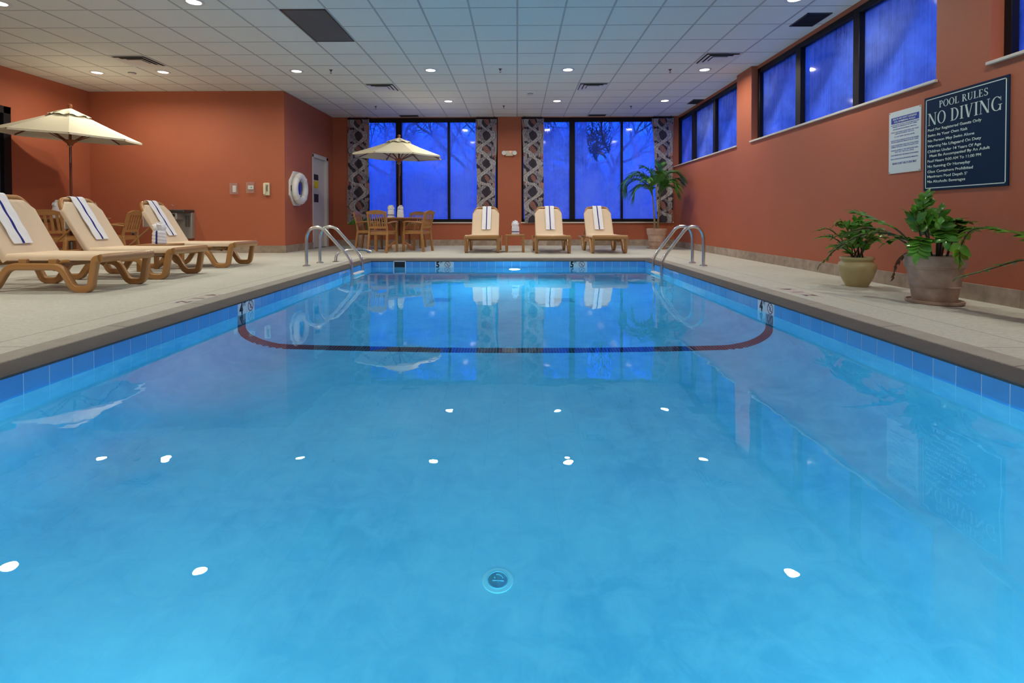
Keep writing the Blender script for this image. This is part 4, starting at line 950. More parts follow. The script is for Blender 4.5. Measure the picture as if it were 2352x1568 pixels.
# ------------------------------------------------------------------ loungers
def lounger_proto():
    t = thing('lounger', (0, 0, 0)); HWd = .335
    for s_ in (-1, 1):
        y = s_*HWd
        # continuous moulded side rail: foot end, U leg, low rail, U leg, head end
        pts = [(-.02, y, .335), (-.065, y, .325), (-.115, y, .034), (-.285, y, .034), (-.415, y, .250), (-.96, y, .250), (-1.10, y, .034), (-1.27, y, .034), (-1.38, y, .250), (-1.88, y, .275)]
        P = fillet(pts, [.03, .05, .05, .08, .08, .05, .05, .08], 6)
        o = MB(); o.tube(P, .035, 16, ell=(1.0, .85), sq=.55); o.build('side_rail', M['resin'], t, angle=60)
        P = fillet([(-.36, y-s_*.045, .305), (-.44, y-s_*.045, .305), (-.545, y-s_*.045, .22)], .05, 5)
        o = MB(); o.tube(P, .022, 8); o.build('rail_web', M['resin'], t, angle=60)
        # upper rail along the sling
        P = fillet([(-.04, s_*.278, .335), (-.45, s_*.278, .330), (-1.06, s_*.278, .325), (-1.86, s_*.285, .285)], .1, 5)
        o = MB(); o.tube(P, .024, 8, ell=(1.2, .9)); o.build('seat_rail', M['resin'], t, angle=60)
        for (xa, xb) in ((-.55, -.47), (-.86, -.78), (-1.50, -1.42)):
            o = MB(); o.box(xa, xb, min(s_*.295, s_*.34), max(s_*.295, s_*.34), .24, .325); o.build('rail_web', M['resin'], t, bevel=.006)
        for x in (-.20, -1.175):
            o = MB(); o.box(x-.06, x+.06, y-.028, y+.028, 0, .018); o.build('foot_pad', M['resin'], t, bevel=.006)
    o = MB(); o.tube([(-.012, y, .335) for y in [-.34, -.30, -.1, .1, .30, .34]], .042, 10, ell=(.98, .55)); e_ = o.build('end_board', M['resin'], t, bevel=0, angle=60)
    o = MB(); o.box(-1.90, -1.86, -.335, .335, .25, .31); o.build('head_board', M['resin'], t, bevel=.012, seg=3)
    for x in (-.50, -.90, -1.30):
        o = MB(); o.bar((x, -.33, .265), (x, .33, .265), .03, .04); o.build('cross_bar', M['resin'], t, bevel=.006)
    # seat sling
    def seat(u, v):
        x = -.030-1.03*u; c_ = 2*v-1; y = .304*math.copysign(min(1, abs(c_)*1.07)**.9, c_); sag = -.020*math.sin(PI*u)*math.sin(PI*v)
        return (x, y, .374 - .004*u + sag - .062*max(0, (abs(c_)-.80)/.20)**1.6)
    o = MB(); o.grid(seat, 20, 30); o.build('seat_sling', M['sling'], t, solid=.005, angle=80)
    # back: tilted frame + sling (local slope length L)
    px, pz, L, an = -1.04, .335, .73, R_(59); cx_, sx_ = -math.cos(an), math.sin(an)
    def bp(s_, y, off=0.0): return (px + cx_*s_ + math.sin(an)*off, y, pz + sx_*s_ + math.cos(an)*off)
    P = fillet([bp(-.02, -.268, -.022), bp(L-.10, -.272, -.022), bp(L+.008, -.215, -.018), bp(L+.008, .215, -.018), bp(L-.10, .272, -.022), bp(-.02, .268, -.022)], .05, 5)
    o = MB(); o.tube(P, .023, 14, sq=.7); o.build('back_frame', M['resin'], t, angle=60)
    def back(u, v):
        s_ = -.035 + (L+.012)*u; hw = .304
        if u > .82: hw = .304 - (u-.82)/.18*.110
        c_ = 2*v-1; y = hw*math.copysign(min(1, abs(c_)*1.14), c_); dent = -.020*math.sin(PI*u)*math.sin(PI*v); edge = -.050*max(0, (abs(c_)-.86)/.14)**1.2*(1 if u < .80 else max(.25, 1-(u-.80)*5)) - .03*max(0, u-.965)/.035
        wr_ = .004*math.sin(14*v*PI+u*5)*max(0, (u-.72))*3
        return bp(s_, y, .008+dent+edge+wr_)
    o = MB(); o.grid(back, 28, 34); o.build('back_sling', M['sling'], t, solid=.005, angle=80)
    for s_ in (-1, 1):
        a_ = bp(.36, s_*.25, -.03); o = MB(); o.tube([a_, (-1.62, s_*.27, .29)], .013, 8); o.build('back_prop', M['resin'], t)
    o = MB(); o.bar((-1.62, -.30, .285), (-1.62, .30, .285), .022, .022); o.build('prop_bar', M['resin'], t, bevel=.004)
    t['pv'] = 0
    return t, bp, L
lg0, BP, BL_ = lounger_proto()
del lg0['pv']
def towel_proto():
    t = thing('draped_towel', (0, 0, 0)); W2 = .10
    def path(u):
        # u 0..1 : down front, over the top bar, down the back
        Lf, Lb = .60, .34; s_ = u*(Lf+Lb+.10)
        if s_ < Lf: return BP(BL_-Lf+s_+.015, 0, .0165), 0
        if s_ < Lf+.10:
            a_ = (s_-Lf)/.10*PI; c = Vector(BP(BL_+.012, 0, -.024)); f_ = Vector(BP(BL_+.012, 0, .0165))-c
            r = f_.length; up = Vector(BP(BL_+1, 0, 0))-Vector(BP(BL_, 0, 0)); d = f_.normalized()
            q = c + d*r*math.cos(a_) + up.normalized()*r*.85*math.sin(a_); return tuple(q), 1
        b0 = Vector(BP(BL_+.012, 0, -.0645)); dz = s_-Lf-.10
        return (b0.x-.01*math.sin(dz*8), 0, b0.z-dz), 2
    def mk(y0, y1, off):
        def fn(u, v):
            p, ph = path(u); y = y0+(y1-y0)*v; n_ = Vector((.86, 0, .51)) if ph < 2 else Vector((-1, 0, 0))
            w_ = .003*math.sin(u*30+y*40) + off
            return (p[0]+n_.x*w_, y, p[2]+n_.z*w_)
        o = MB(); o.grid(fn, 60, 8); return o
    mk(-W2, W2, 0).build('towel_cloth', M['towel'], t, solid=.008, angle=80)
    mk(-.011, .011, .005).build('towel_stripe', M['stripe'], t, solid=.002, angle=80)
    return t
tw0 = towel_proto()
LG = [((-4.035, 5.35), R_(-2.5), 'beige sling lounger nearest the camera, cut by the left edge', 'white towel with a navy stripe over the nearest left lounger'),
      ((-4.08, 6.46), R_(1.5), 'middle one of the three beige loungers on the left deck', 'white striped towel over the back of the middle left lounger'),
      ((-4.14, 7.90), R_(2.0), 'farthest of the three beige loungers on the left deck', 'white striped towel over the back of the farthest left lounger'),
      ((-.727, 10.62), R_(-90.5), 'leftmost of three beige loungers facing the pool at the far end', 'white striped towel over the leftmost far lounger'),
      ((.735, 10.45), R_(-89), 'middle of three beige loungers at the far end, right of the side table', 'white striped towel over the middle far lounger'),
      ((1.880, 10.43), R_(-87.5), 'rightmost beige lounger at the far end, nearest the palm', 'white striped towel over the rightmost far lounger')]
TOFF = [-0.05, 0.0, -.01, .02, .03, .0]
for i, ((x, y), rz, lb, lt) in enumerate(LG):
    o = lg0 if i == 0 else copy_tree(lg0); o.location = (x, y, 0); o.rotation_euler = (0, 0, rz); tag(o, lb, 'lounger', 'beige sling loungers by the pool')
    tw = tw0 if i == 0 else copy_tree(tw0); off = Matrix.Rotation(rz, 3, 'Z') @ Vector((0, TOFF[i], 0)); tw.location = (x+off.x, y+off.y, 0); tw.rotation_euler = (0, 0, rz)
    tag(tw, lt, 'towel', 'striped towels draped over the loungers')

# ------------------------------------------------------------------ rolled towels
def rolled_towel(x, y, z, rz, label, stripe='h', seed=0, sc=1.0, grp='rolled towels with a folded tuft'):
    t = thing('rolled_towel', (x, y, z), rz, label, 'towel', grp); rnd = random.Random(seed)
    def body(u, v):
        a_ = 2*PI*u; r = .080 + .004*math.sin(3*a_+seed) + .0025*math.sin(v*26+a_*2); r *= (1-.10*v) - .10*max(0, v-.85)/.15 
        if v < .06: r *= .93+.07*v/.06
        return (r*math.cos(a_)*sc, r*math.sin(a_)*sc, .175*v*sc)
    o = MB(); o.grid(body, 32, 18); o.lathe([(0, .001), (.072*sc, .001)], 24); o.lathe([(0, .172*sc), (.064*sc, .174*sc)], 24)
    o.build('towel_roll', M['towel'], t, angle=75)
    # tuft: gathered knot with folded flares
    o = MB()
    def knot(u, v):
        a_ = 2*PI*u; th = PI*v; r = (.062 + .010*math.sin(5*a_+seed*2+2*v) + .006*math.sin(9*a_+v*7))*math.sin(th)**.7 if 0 < v < 1 else 0.0
        return (r*math.cos(a_)*sc, r*math.sin(a_)*sc, (.205 - .052*math.cos(th) + .010*math.sin(3*a_+seed)*math.sin(th))*sc)
    o.grid(knot, 36, 14)
    for k in range(9):
        a0 = 2*PI*k/9 + rnd.uniform(-.25, .25); el = rnd.uniform(.2, 1.4); L = rnd.uniform(.022, .048)*sc; ww = rnd.uniform(.024, .036)*sc; tw_ = rnd.uniform(-.8, .8)
        d = Vector((math.cos(a0)*math.cos(el), math.sin(a0)*math.cos(el), math.sin(el))); sd = d.cross(Vector((0, 0, 1))).normalized(); up = sd.cross(d); sd2 = sd*math.cos(tw_)+up*math.sin(tw_); up2 = d.cross(sd2)
        c0 = Vector((0, 0, .205*sc)) + d*.035*sc
        def fn(u, v, d=d, sd2=sd2, up2=up2, c0=c0, L=L, ww=ww, k=k):
            w_ = ww*(.45+.75*v)*(u-.5)*2; return tuple(c0 + d*(L*v) + sd2*w_ + up2*(.012*math.sin((u-.5)*6+k)*v - .02*v*v*sc))
        o.grid(fn, 8, 6)
    o.build('towel_tuft', M['towel'], t, solid=.008, angle=80)
    o = MB()
    if stripe == 'h':
        def fn(u, v):
            a_ = 2*PI*u; r = (.080 + .004*math.sin(3*a_+seed))*.985*(1-.10*.3)*sc + .0035; return (r*math.cos(a_), r*math.sin(a_), (.050+.016*v)*sc)
        o.grid(fn, 32, 2)
    else:
        def fn(u, v):
            a_ = -PI/2 + .14 + (u-.5)*.24; b_ = body(a_/(2*PI) % 1.0, .02+.96*v); k_ = 1.045
            return (b_[0]*k_, b_[1]*k_, b_[2])
        o.grid(fn, 4, 16)
    o.build('towel_stripe', M['stripe'], t, solid=.002, angle=80)
    return t
# ------------------------------------------------------------------ side tables
def side_table(x, y, rz, label):
    t = thing('side_table', (x, y, 0), rz, label, 'side table', 'small square resin side tables')
    h, a_ = .372, .205
    o = MB(); o.box(-a_, a_, -a_, a_, h-.035, h); o.build('tabletop', M['chair'], t, bevel=.008, seg=3)
    for sx in (-1, 1):
        for sy in (-1, 1):
            o = MB(); x0_, y0_ = sx*(a_-.028), sy*(a_-.028); o.box(x0_-.026, x0_+.026, y0_-.026, y0_+.026, 0, h-.034); o.build('leg', M['chair'], t, bevel=.006)
side_table(-.045, 11.10, 0, 'square tan resin side table between the far loungers')
rolled_towel(-.035, 11.10, .372, .3, 'rolled white towel with a navy band on the far side table', 'h', 3, 1.05)
side_table(-4.98, 7.20, R_(2), 'square tan resin side table between the two farther left loungers')
rolled_towel(-4.955, 7.13, .372, .1, 'rolled white towel with an upright navy stripe on the left side table', 'v', 5, 1.08)

# ------------------------------------------------------------------ patio chairs
def chair_proto(nsl=7, sp=.052, sw=.024, kx=1.0):
    t = thing('patio_chair', (0, 0, 0)); m = M['chair']   # front is +y
    o = MB()
    def seat(u, v): return ((u-.5)*(.44+.03*v), -.20+.42*v, .435 - .018*math.sin(PI*u)*math.sin(PI*v) + .012*v)
    o.grid(seat, 10, 10); o.build('seat', m, t, solid=.022, angle=60)
    o = MB(); o.box(-.215, .215, .195, .225, .375, .445); o.box(-.225, -.20, -.20, .20, .385, .43); o.box(.20, .225, -.20, .20, .385, .43); o.box(-.21, .21, -.215, -.19, .375, .435); o.build('seat_frame', m, t, bevel=.006)
    for s_ in (-1, 1):
        o = MB(); o.bar((s_*.235, .215, .0), (s_*.225, .205, .44), .042, .048, (0, 1, 0)); o.bar((s_*.225, .205, .43), (s_*.245, .175, .63), .036, .036, (0, 1, 0)); o.build('leg', m, t, bevel=.008)
        o = MB(); o.bar((s_*.205, -.265, .0), (s_*.200, -.205, .45), .040, .050, (0, 1, 0)); o.build('leg', m, t, bevel=.008)
        P = fillet([(s_*.205, -.235, .62), (s_*.245, -.08, .645), (s_*.255, .12, .655), (s_*.245, .20, .635)], .06, 4)
        o = MB(); o.tube(P, .030, 10, ell=(.55, 1.0)); o.build('armrest', m, t, angle=60)
    # back: leaning; profile y(z)
    def yb(z): return -.205 - (z-.45)*.20 - (z-.45)**2*.10
    b = MB()
    for s_ in (-1, 1):
        for z0, z1 in ((.43, .58), (.58, .73), (.73, .86)):
            b.bar((s_*(.196+.004*(z0-.43)), yb(z0), z0), (s_*(.196+.004*(z1-.43)), yb(z1), z1), .036, .034, (0, 1, 0))
    n = 12
    def top(u, k): return None
    P2 = []
    for i in range(n+1):
        x = -.205 + .41*i/n; zt_ = .895 - .045*(abs(2*i/n-1)**2.5); P2.append((x, zt_))
    for i in range(n):
        (xa, za), (xb, zb_) = P2[i], P2[i+1]; lo = .805
        vs = [(xa, yb(lo)-.014, lo), (xb, yb(lo)-.014, lo), (xb, yb(zb_)-.014, zb_), (xa, yb(za)-.014, za), (xa, yb(lo)+.014, lo), (xb, yb(lo)+.014, lo), (xb, yb(zb_)+.014, zb_), (xa, yb(za)+.014, za)]
        b.add(vs, [(0,1,2,3),(7,6,5,4),(0,4,5,1),(1,5,6,2),(2,6,7,3),(3,7,4,0)])
    b.bar((-.20, yb(.53), .53), (.20, yb(.53), .53), .03, .045)
    bk = b.build('backrest', m, t, bevel=.003, seg=1)
    for i in range(nsl):
        x = (i-(nsl-1)/2)*sp; s2 = MB()
        for z0, z1 in ((.54, .68), (.68, .82)): s2.bar((x, yb(z0), z0), (x, yb(z1), z1), sw, .012, (0, 1, 0))
        s2.build('slat', m, bk, bevel=.003, seg=1)
    return t
ch0 = chair_proto(); ch1 = chair_proto(5, .072, .036); ch1.scale = (1.16, 1.0, 0.97)
def heading(fx, fy): return math.atan2(fy, fx) - PI/2
CH = [((-2.865, 11.02), heading(.17, 1), 'tan slatted armchair with its back to the pool, left of the far umbrella pole'), ((-2.19, 11.38), heading(-.92, .30), 'tan slatted armchair on the right side of the far patio table, seen in profile'),
      ((-3.42, 12.00), heading(.97, -.05), 'slatted armchair at the left of the far patio table, half hidden by the front chair'), ((-2.53, 12.72), heading(-.15, -1), 'slatted armchair behind the far patio table, against the window'),
      ((-7.36, 8.22), heading(-.22, 1), 'slatted armchair at the left patio table, seen from behind between two loungers'), ((-6.86, 8.80), heading(-.95, -.22), 'slatted armchair at the back of the left patio table, beside the outlet')]
for i, ((x, y), rz, lb) in enumerate(CH):
    o = ch0 if i == 0 else (ch1 if i == 4 else copy_tree(ch1 if i == 5 else ch0)); o.location = (x, y, 0); o.rotation_euler = (0, 0, rz); tag(o, lb, 'chair', 'slatted patio armchairs')

# ------------------------------------------------------------------ patio tables and umbrellas
def patio_table(x, y, rz, label):
    t = thing('patio_table', (x, y, 0), rz, label, 'table', 'round patio tables'); m = M['tablewood']
    o = MB(); o.lathe([(.024, .705), (.50, .705), (.545, .715), (.555, .728), (.545, .740), (.024, .740)], 48)
    o.build('tabletop', m, t, angle=50)
    o = MB(); o.lathe([(.40, .66), (.40, .706), (.37, .706), (.37, .66)], 40); o.build('apron', m, t)
    for k in range(4):
        a_ = PI/4+k*PI/2; d = Vector((math.cos(a_), math.sin(a_), 0)); o = MB()
        sd = Vector((-d.y, d.x, 0))
        poly = [(.055, .16), (.055, .67), (.34, .67), (.30, .60), (.18, .50), (.13, .34), (.15, .22), (.42, .055), (.46, .0), (.36, .0), (.30, .045), (.13, .10)]
        o.prism([p for p in poly], lambda u, v, q, d=d, sd=sd: tuple(d*u + Vector((0, 0, v)) + sd*q), -.022, .022); o.build('leg', m, t, bevel=.006)
def umbrella(x, y, zr, za, tilt_dir, tilt, rot, label, Rr=1.12, flap=0):
    """zr rim height, za apex height; tilt in rad toward tilt_dir (rad)"""
    t = thing('patio_umbrella', (x, y, 0), 0, label, 'umbrella', 'cream patio umbrellas')
    o = MB(); o.lathe([(.026, 0.135), (.26, .12), (.27, .07), (.245, .02), (.235, 0.0)], 36); o.build('umbrella_base', M['stonebase'], t, angle=45)
    o = MB(); o.tube([(0, 0, .03), (0, 0, .9)], .021, 14); o.build('lower_pole', M['pole'], t)
    o = MB(); o.tube([(0, 0, .88), (0, 0, za-.05)], .019, 14); o.build('upper_pole', M['pole'], t)
    o = MB(); o.tube([(0, 0, .10), (0, 0, .32)], .029, 14); o.build('base_sleeve', M['steel'], t)
    ax = Vector((-math.sin(tilt_dir), math.cos(tilt_dir), 0)); Rm = Matrix.Rotation(tilt, 3, ax); apex = Vector((0, 0, za)); dz = za-zr
    def T(p): return tuple(apex + Rm @ (Vector(p)-apex))
    V = [Vector((Rr*math.cos(rot+PI/4*k), Rr*math.sin(rot+PI/4*k), zr)) for k in range(8)]
    def surf(k, u, v, lift=0.0):
        """panel k, u across 0..1, v apex->rim"""
        a_, b_ = V[k], V[(k+1) % 8]; e = a_.lerp(b_, u); top = Vector((0, 0, za)) + (e-Vector((0, 0, zr)))*0.03
        p = top.lerp(e, v); p.z += -0.05*math.sin(PI*v)*0.6*(0.4+1.2*u*(1-u)*2) + lift
        if v > .5: p += (Vector((0, 0, p.z))-p)*(.045*4*u*(1-u)*((v-.5)*2)**2)
        return p
    o = MB()
    for k in range(8): o.grid(lambda u, v, k=k: T(surf(k, u, .12+.88*v)), 8, 12)
    can = o.build('canopy', M['canvas'], t, solid=.003, angle=14)
    o = MB()
    for k in range(8): o.grid(lambda u, v, k=k: T(surf(k, u, .26*v, .018+.014*v+.010*math.sin(u*PI*3+k)*v)), 8, 4)
    o.build('vent_cap', M['canvas'], can, solid=.003, angle=14)
    o = MB()
    for k in range(8): o.grid(lambda u, v, k=k: T(surf(k, u, 1.0, -.002-.028*v)), 8, 1)
    o.build('canopy_hem', M['canvas'], can, solid=.003, angle=20)
    o = MB(); prof_ = [(.030, 0), (.034, .015), (.020, .03), (.032, .055), (.036, .075), (.028, .098), (.0, .110)]
    o.lathe(prof_, 18, c=(0, 0, za-.005)); o.build('finial', M['pole_light'], t)
    hub = MB(); hub.lathe([(.022, 0), (.085, .005), (.085, .025), (.045, .06), (.022, .065)], 20, c=(0, 0, za-.12)); hub.build('top_hub', M['pole_light'], t)
    hz = zr-.10; hub = MB(); hub.lathe([(.024, 0), (.040, .0), (.045, .03), (.10, .075), (.10, .095), (.024, .10)], 20, c=(0, 0, hz-.06)); hub.build('runner_hub', M['pole_light'], t)
    for k in range(8):
        rb = MB(); a_ = V[k]; p0 = Vector((0, 0, za-.06)) + Vector((a_.x, a_.y, 0))*.06; P = []
        for i in range(7):
            v = .06+.94*i/6; s_ = surf(k, 0, v); P.append(T(s_ - Vector((0, 0, .016))))
        for i in range(6): rb.bar(P[i], P[i+1], .020, .016)
        r_ = rb.build('rib', M['pole'], t)
        st = MB(); q = T(surf(k, 0, .52) - Vector((0, 0, .03))); st.bar((a_.x*.07, a_.y*.07, hz+.02), q, .016, .014); st.build('stretcher', M['pole'], r_)
    o = MB(); o.tube(fillet([(.02, -.022, hz-.06), (.03, -.03, hz-.2), (.022, -.03, hz-.36)], .04, 4), .003, 6); o.tube([(.0, -.03, hz-.05), (.045, -.035, hz-.07), (.0, -.03, hz-.09), (-.045, -.035, hz-.075), (0, -.03, hz-.05)], .005, 6); o.build('pull_cord', M['canvas'], t)
    return t
M['stonebase'] = mat('pale_resin_base', (0.62, 0.52, 0.42), 0.6, noise=.1)
M['pole_light'] = mat('turned_wood', (0.30, 0.10, 0.035), 0.35)
patio_table(-2.72, 11.97, R_(12), 'round patio table with curved feet under the far umbrella')
umbrella(-2.72, 11.97, 2.16, 2.554, R_(-38), R_(1.75), R_(29.4), 'cream patio umbrella in front of the left tall window', 1.047)
rolled_towel(-2.87, 11.78, .741, .2, 'rolled white towel with a navy band on the far patio table, left of the pole', 'h', 7, 1.0)
rolled_towel(-2.66, 11.80, .741, 1.2, 'rolled plain side white towel on the far patio table, right of the pole', 'v', 8, .98).rotation_euler = (0, 0, 2.2)
patio_table(-7.83, 9.04, R_(30), 'round patio table under the left umbrella, mostly hidden by loungers')
umbrella(-7.83, 9.04, 2.168, 2.634, R_(-21.6), R_(3.57), R_(40.6), 'cream patio umbrella over the left deck, cut by the left edge', 1.05)
rolled_towel(-7.78, 8.72, .741, .2, 'rolled white towel on the left patio table, peeking out beside the middle lounger back', 'h', 11, 1.05)
rolled_towel(-7.60, 9.20, .741, 2.0, 'rolled white towel on the left patio table, hidden behind the middle lounger back', 'h', 12, 1.0)

# ------------------------------------------------------------------ plants
def leaf_fn(base, d, up, L, Wd, droop=.25, fold=.18):
    """pointed oval leaflet: grid function"""
    d = Vector(d).normalized(); up = Vector(up); sd = d.cross(up).normalized(); up = sd.cross(d).normalized(); base = Vector(base)
    def fn(u, v):
        s_ = (u-.5)*2; w_ = Wd*(math.sin(PI*min(1, v**.8))**.8 if 0 < v < 1 else 0.0)
        p = base + d*(L*v) + sd*(s_*w_) + up*(fold*abs(s_)*w_ - droop*L*v*v)
        return tuple(p)
    return fn
def curve_pts(P, n=14):
    """Catmull-Rom through points"""
    P = [Vector(p) for p in P]; Q = [P[0]*2-P[1]] + P + [P[-1]*2-P[-2]]; out = []; m_ = len(P)-1
    for i in range(n+1):
        t_ = i/n*m_; k = min(int(t_), m_-1); f_ = t_-k; p0, p1, p2, p3 = Q[k], Q[k+1], Q[k+2], Q[k+3]
        out.append(.5*((2*p1)+(p2-p0)*f_+(2*p0-5*p1+4*p2-p3)*f_**2+(3*p1-p0-3*p2+p3)*f_**3))
    return out
def zz_stem(parent, P, L, Wd, start=.3, n=9, m='zz', seed=0, rad=.006):
    rnd = random.Random(seed); C_ = curve_pts(P, 22); N = len(C_)-1
    st = MB(); st.tube(C_, rad, 7, rs=[rad*(1.25-.85*i/N) for i in range(N+1)]); so = st.build('stem', M['zzstem'], parent, angle=60)
    lf = MB(); n = int(n*1.35+.5)
    for i in range(n):
        t_ = start+(1-start)*(i+.3)/n; k = int(t_*N); p = C_[k].lerp(C_[min(k+1, N)], t_*N-k); T_ = (C_[min(k+1, N)]-C_[max(k-1, 0)]).normalized()
        upv = Vector((0, 0, 1)) if abs(T_.z) < .85 else Vector((rnd.uniform(-1, 1), rnd.uniform(-1, 1), .2)); sd = T_.cross(upv).normalized(); nrm = sd.cross(T_).normalized()
        for s_ in (-1, 1):
            d = (sd*s_*rnd.uniform(.8, 1.05) + T_*rnd.uniform(.45, .8) + nrm*rnd.uniform(-.1, .35)); f_ = (1-.35*abs(t_-.6)/.6)*rnd.uniform(.85, 1.1)
            lf.grid(leaf_fn(p, d, nrm, L*f_, Wd*f_, rnd.uniform(.05, .3)), 4, 7)
    lf.grid(leaf_fn(C_[-1], C_[-1]-C_[-3], (0, 0, 1), L*.85, Wd*.7), 4, 7)
    lf.build('leaflets', M[m], so, solid=.0012, angle=80)
def pot(parent, prof, m, soil_r, soil_z):
    o = MB(); o.lathe(prof, 40); o.build('pot', M[m], parent, angle=40)
    s = MB(); s.lathe([(0, soil_z), (soil_r, soil_z-.004)], 24); s.build('soil', M['soil'], parent)
# beige clay pot, smaller plant
pz_ = lambda x: deckz(x)
t = thing('potted_plant', (3.665, 5.62, pz_(3.665)), 0, 'bushy glossy-leaved plant in a round olive beige clay pot by the right wall', 'plant')
pot(t, [(.0, 0), (.095, 0), (.105, .01), (.150, .10), (.178, .19), (.182, .225), (.176, .235), (.168, .258), (.146, .272), (.150, .290), (.163, .300), (.160, .318), (.142, .320), (.132, .30), (.128, .26)], 'glazedpot', .135, .275)
rnd = random.Random(4)
for k, (dx, dy, h, sd_) in enumerate(((-.34, .02, .28, 1), (-.22, -.14, .32, 2), (-.12, .12, .44, 3), (-.02, -.04, .46, 4), (.02, .10, .40, 5), (.14, -.10, .33, 6), (.26, -.02, .27, 7), (.20, .12, .36, 8), (-.30, -.10, .18, 9), (.05, -.20, .26, 10), (-.28, .16, .36, 11), (-.05, -.16, .38, 12), (.12, .04, .42, 13))):
    b0 = (rnd.uniform(-.06, .06), rnd.uniform(-.05, .05), .27)
    zz_stem(t, [b0, (dx*.35, dy*.35, .27+h*.55), (dx*.8, dy*.8, .27+h*.95), (dx*1.15, dy*1.1, .27+h*.92)], .085, .023, .25, 8, 'zz', sd_)
# large grey pink pot on a saucer
t = thing('potted_plant', (3.60, 4.50, pz_(3.6)), 0, 'tall glossy-leaved plant in a large clay pot on a saucer below the navy sign', 'plant')
o = MB(); o.lathe([(0, 0), (.185, 0), (.205, .012), (.208, .032), (.198, .034), (.190, .018), (0, .016)], 40); o.build('saucer', M['stonepot'], t, angle=40)
pot(t, [(.0, .017), (.150, .017), (.156, .03), (.172, .15), (.190, .152), (.190, .155), (.176, .158), (.196, .30), (.206, .303), (.206, .318), (.214, .322), (.222, .40), (.226, .412), (.215, .420), (.200, .412), (.194, .36)], 'stonepot', .20, .375)
STEMS = [((-.02, .02), [(-.02, .05, .62), (-.02, .10, .80), (.02, .12, .93)], .10, .026, 14), ((-.06, .02), [(-.08, .06, .60), (-.10, .08, .74), (-.03, .10, .87)], .10, .028, 11), ((.02, -.02), [(.04, .0, .58), (.05, .02, .70), (.08, .04, .80)], .10, .028, 10),
         ((.05, .0), [(.09, .0, .55), (.14, -.02, .68), (.18, -.10, .70)], .12, .034, 8), ((.0, -.04), [(-.02, -.10, .56), (-.06, -.18, .62), (-.10, -.24, .56)], .12, .038, 8), ((-.05, -.03), [(-.12, -.08, .52), (-.20, -.12, .54), (-.27, -.16, .44)], .12, .038, 7),
         ((-.05, .03), [(-.18, .12, .56), (-.34, .30, .60), (-.48, .50, .48), (-.60, .62, .30)], .11, .032, 10), ((-.06, .05), [(-.20, .15, .62), (-.32, .30, .72), (-.40, .46, .80)], .11, .030, 8), ((-.04, .06), [(-.16, .20, .55), (-.28, .42, .64), (-.42, .66, .56)], .11, .032, 9),
         ((-.07, .0), [(-.16, .02, .50), (-.24, .05, .56), (-.33, .10, .52)], .11, .034, 7), ((.06, .05), [(.12, .12, .56), (.16, .20, .66), (.14, .26, .74)], .10, .030, 8), ((.03, .06), [(.02, .12, .58), (.0, .18, .70), (-.06, .22, .78)], .10, .030, 9),
         ((.07, -.03), [(.10, -.06, .54), (.14, -.10, .62), (.16, -.16, .64)], .11, .032, 7), ((-.02, -.05), [(-.04, -.08, .56), (-.02, -.12, .68), (.04, -.16, .72)], .10, .030, 8)]
for k, (b_, P, L, Wd, n_) in enumerate(STEMS): zz_stem(t, [(b_[0], b_[1], .37)] + P, L, Wd, .35, n_, 'zz', 40+k, .008)
# a dead spray hanging over the rim
so = MB(); P = curve_pts([(-.10, .0, .38), (-.20, .02, .44), (-.28, .06, .36), (-.30, .08, .20)], 16); so.tube(P, .003, 6); s_ = so.build('stem', M['dead'], t)
so = MB(); rnd = random.Random(9)
for k in range(12):
    p = P[8+k*8//12]; so.grid(leaf_fn(p, (rnd.uniform(-.3, .3), rnd.uniform(-.3, .3), -1), (1, 0, 0), .055, .012, .3, .5), 4, 5)
so.build('dry_leaflets', M['dead'], s_, solid=.0012)
# third plant: pot just outside the frame, its arching stems come into view
t = thing('potted_plant', (3.58, 3.22, pz_(3.58)), 0, 'sprawling plant at the right edge whose arching leafy stems reach into view', 'plant')
o = MB(); o.lathe([(0, 0), (.185, 0), (.205, .012), (.208, .032), (.198, .034), (.190, .018), (0, .016)], 40); o.build('saucer', M['terra'], t, angle=40)
pot(t, [(.0, .017), (.150, .017), (.156, .03), (.196, .30), (.206, .303), (.206, .318), (.214, .322), (.222, .38), (.226, .392), (.215, .400), (.200, .392), (.194, .34)], 'terra', .20, .355)
zz_stem(t, [(-.02, .04, .35), (-.02, .22, .50), (-.02, .40, .59), (-.03, .56, .64), (-.04, .74, .66)], .105, .034, .35, 9, 'zz', 71, .007)
zz_stem(t, [(-.04, .74, .66), (-.05, .84, .64), (-.06, .90, .56), (-.07, .92, .46), (-.07, .92, .40)], .105, .033, .12, 6, 'zzlight', 72, .005)
zz_stem(t, [(.0, .05, .35), (-.02, .20, .42), (-.05, .42, .44), (-.10, .62, .36), (-.16, .80, .28)], .085, .022, .45, 7, 'zz', 73, .006)
zz_stem(t, [(.02, .03, .35), (.05, .14, .55), (.06, .28, .72), (.04, .42, .84)], .09, .028, .45, 6, 'zz', 74, .006)
zz_stem(t, [(.05, .0, .35), (.12, -.05, .55), (.2, -.15, .72)], .10, .03, .35, 8, 'zz', 75, .006)
zz_stem(t, [(-.05, -.03, .35), (-.15, -.15, .55), (-.22, -.3, .66)], .10, .03, .35, 8, 'zz', 76, .006)
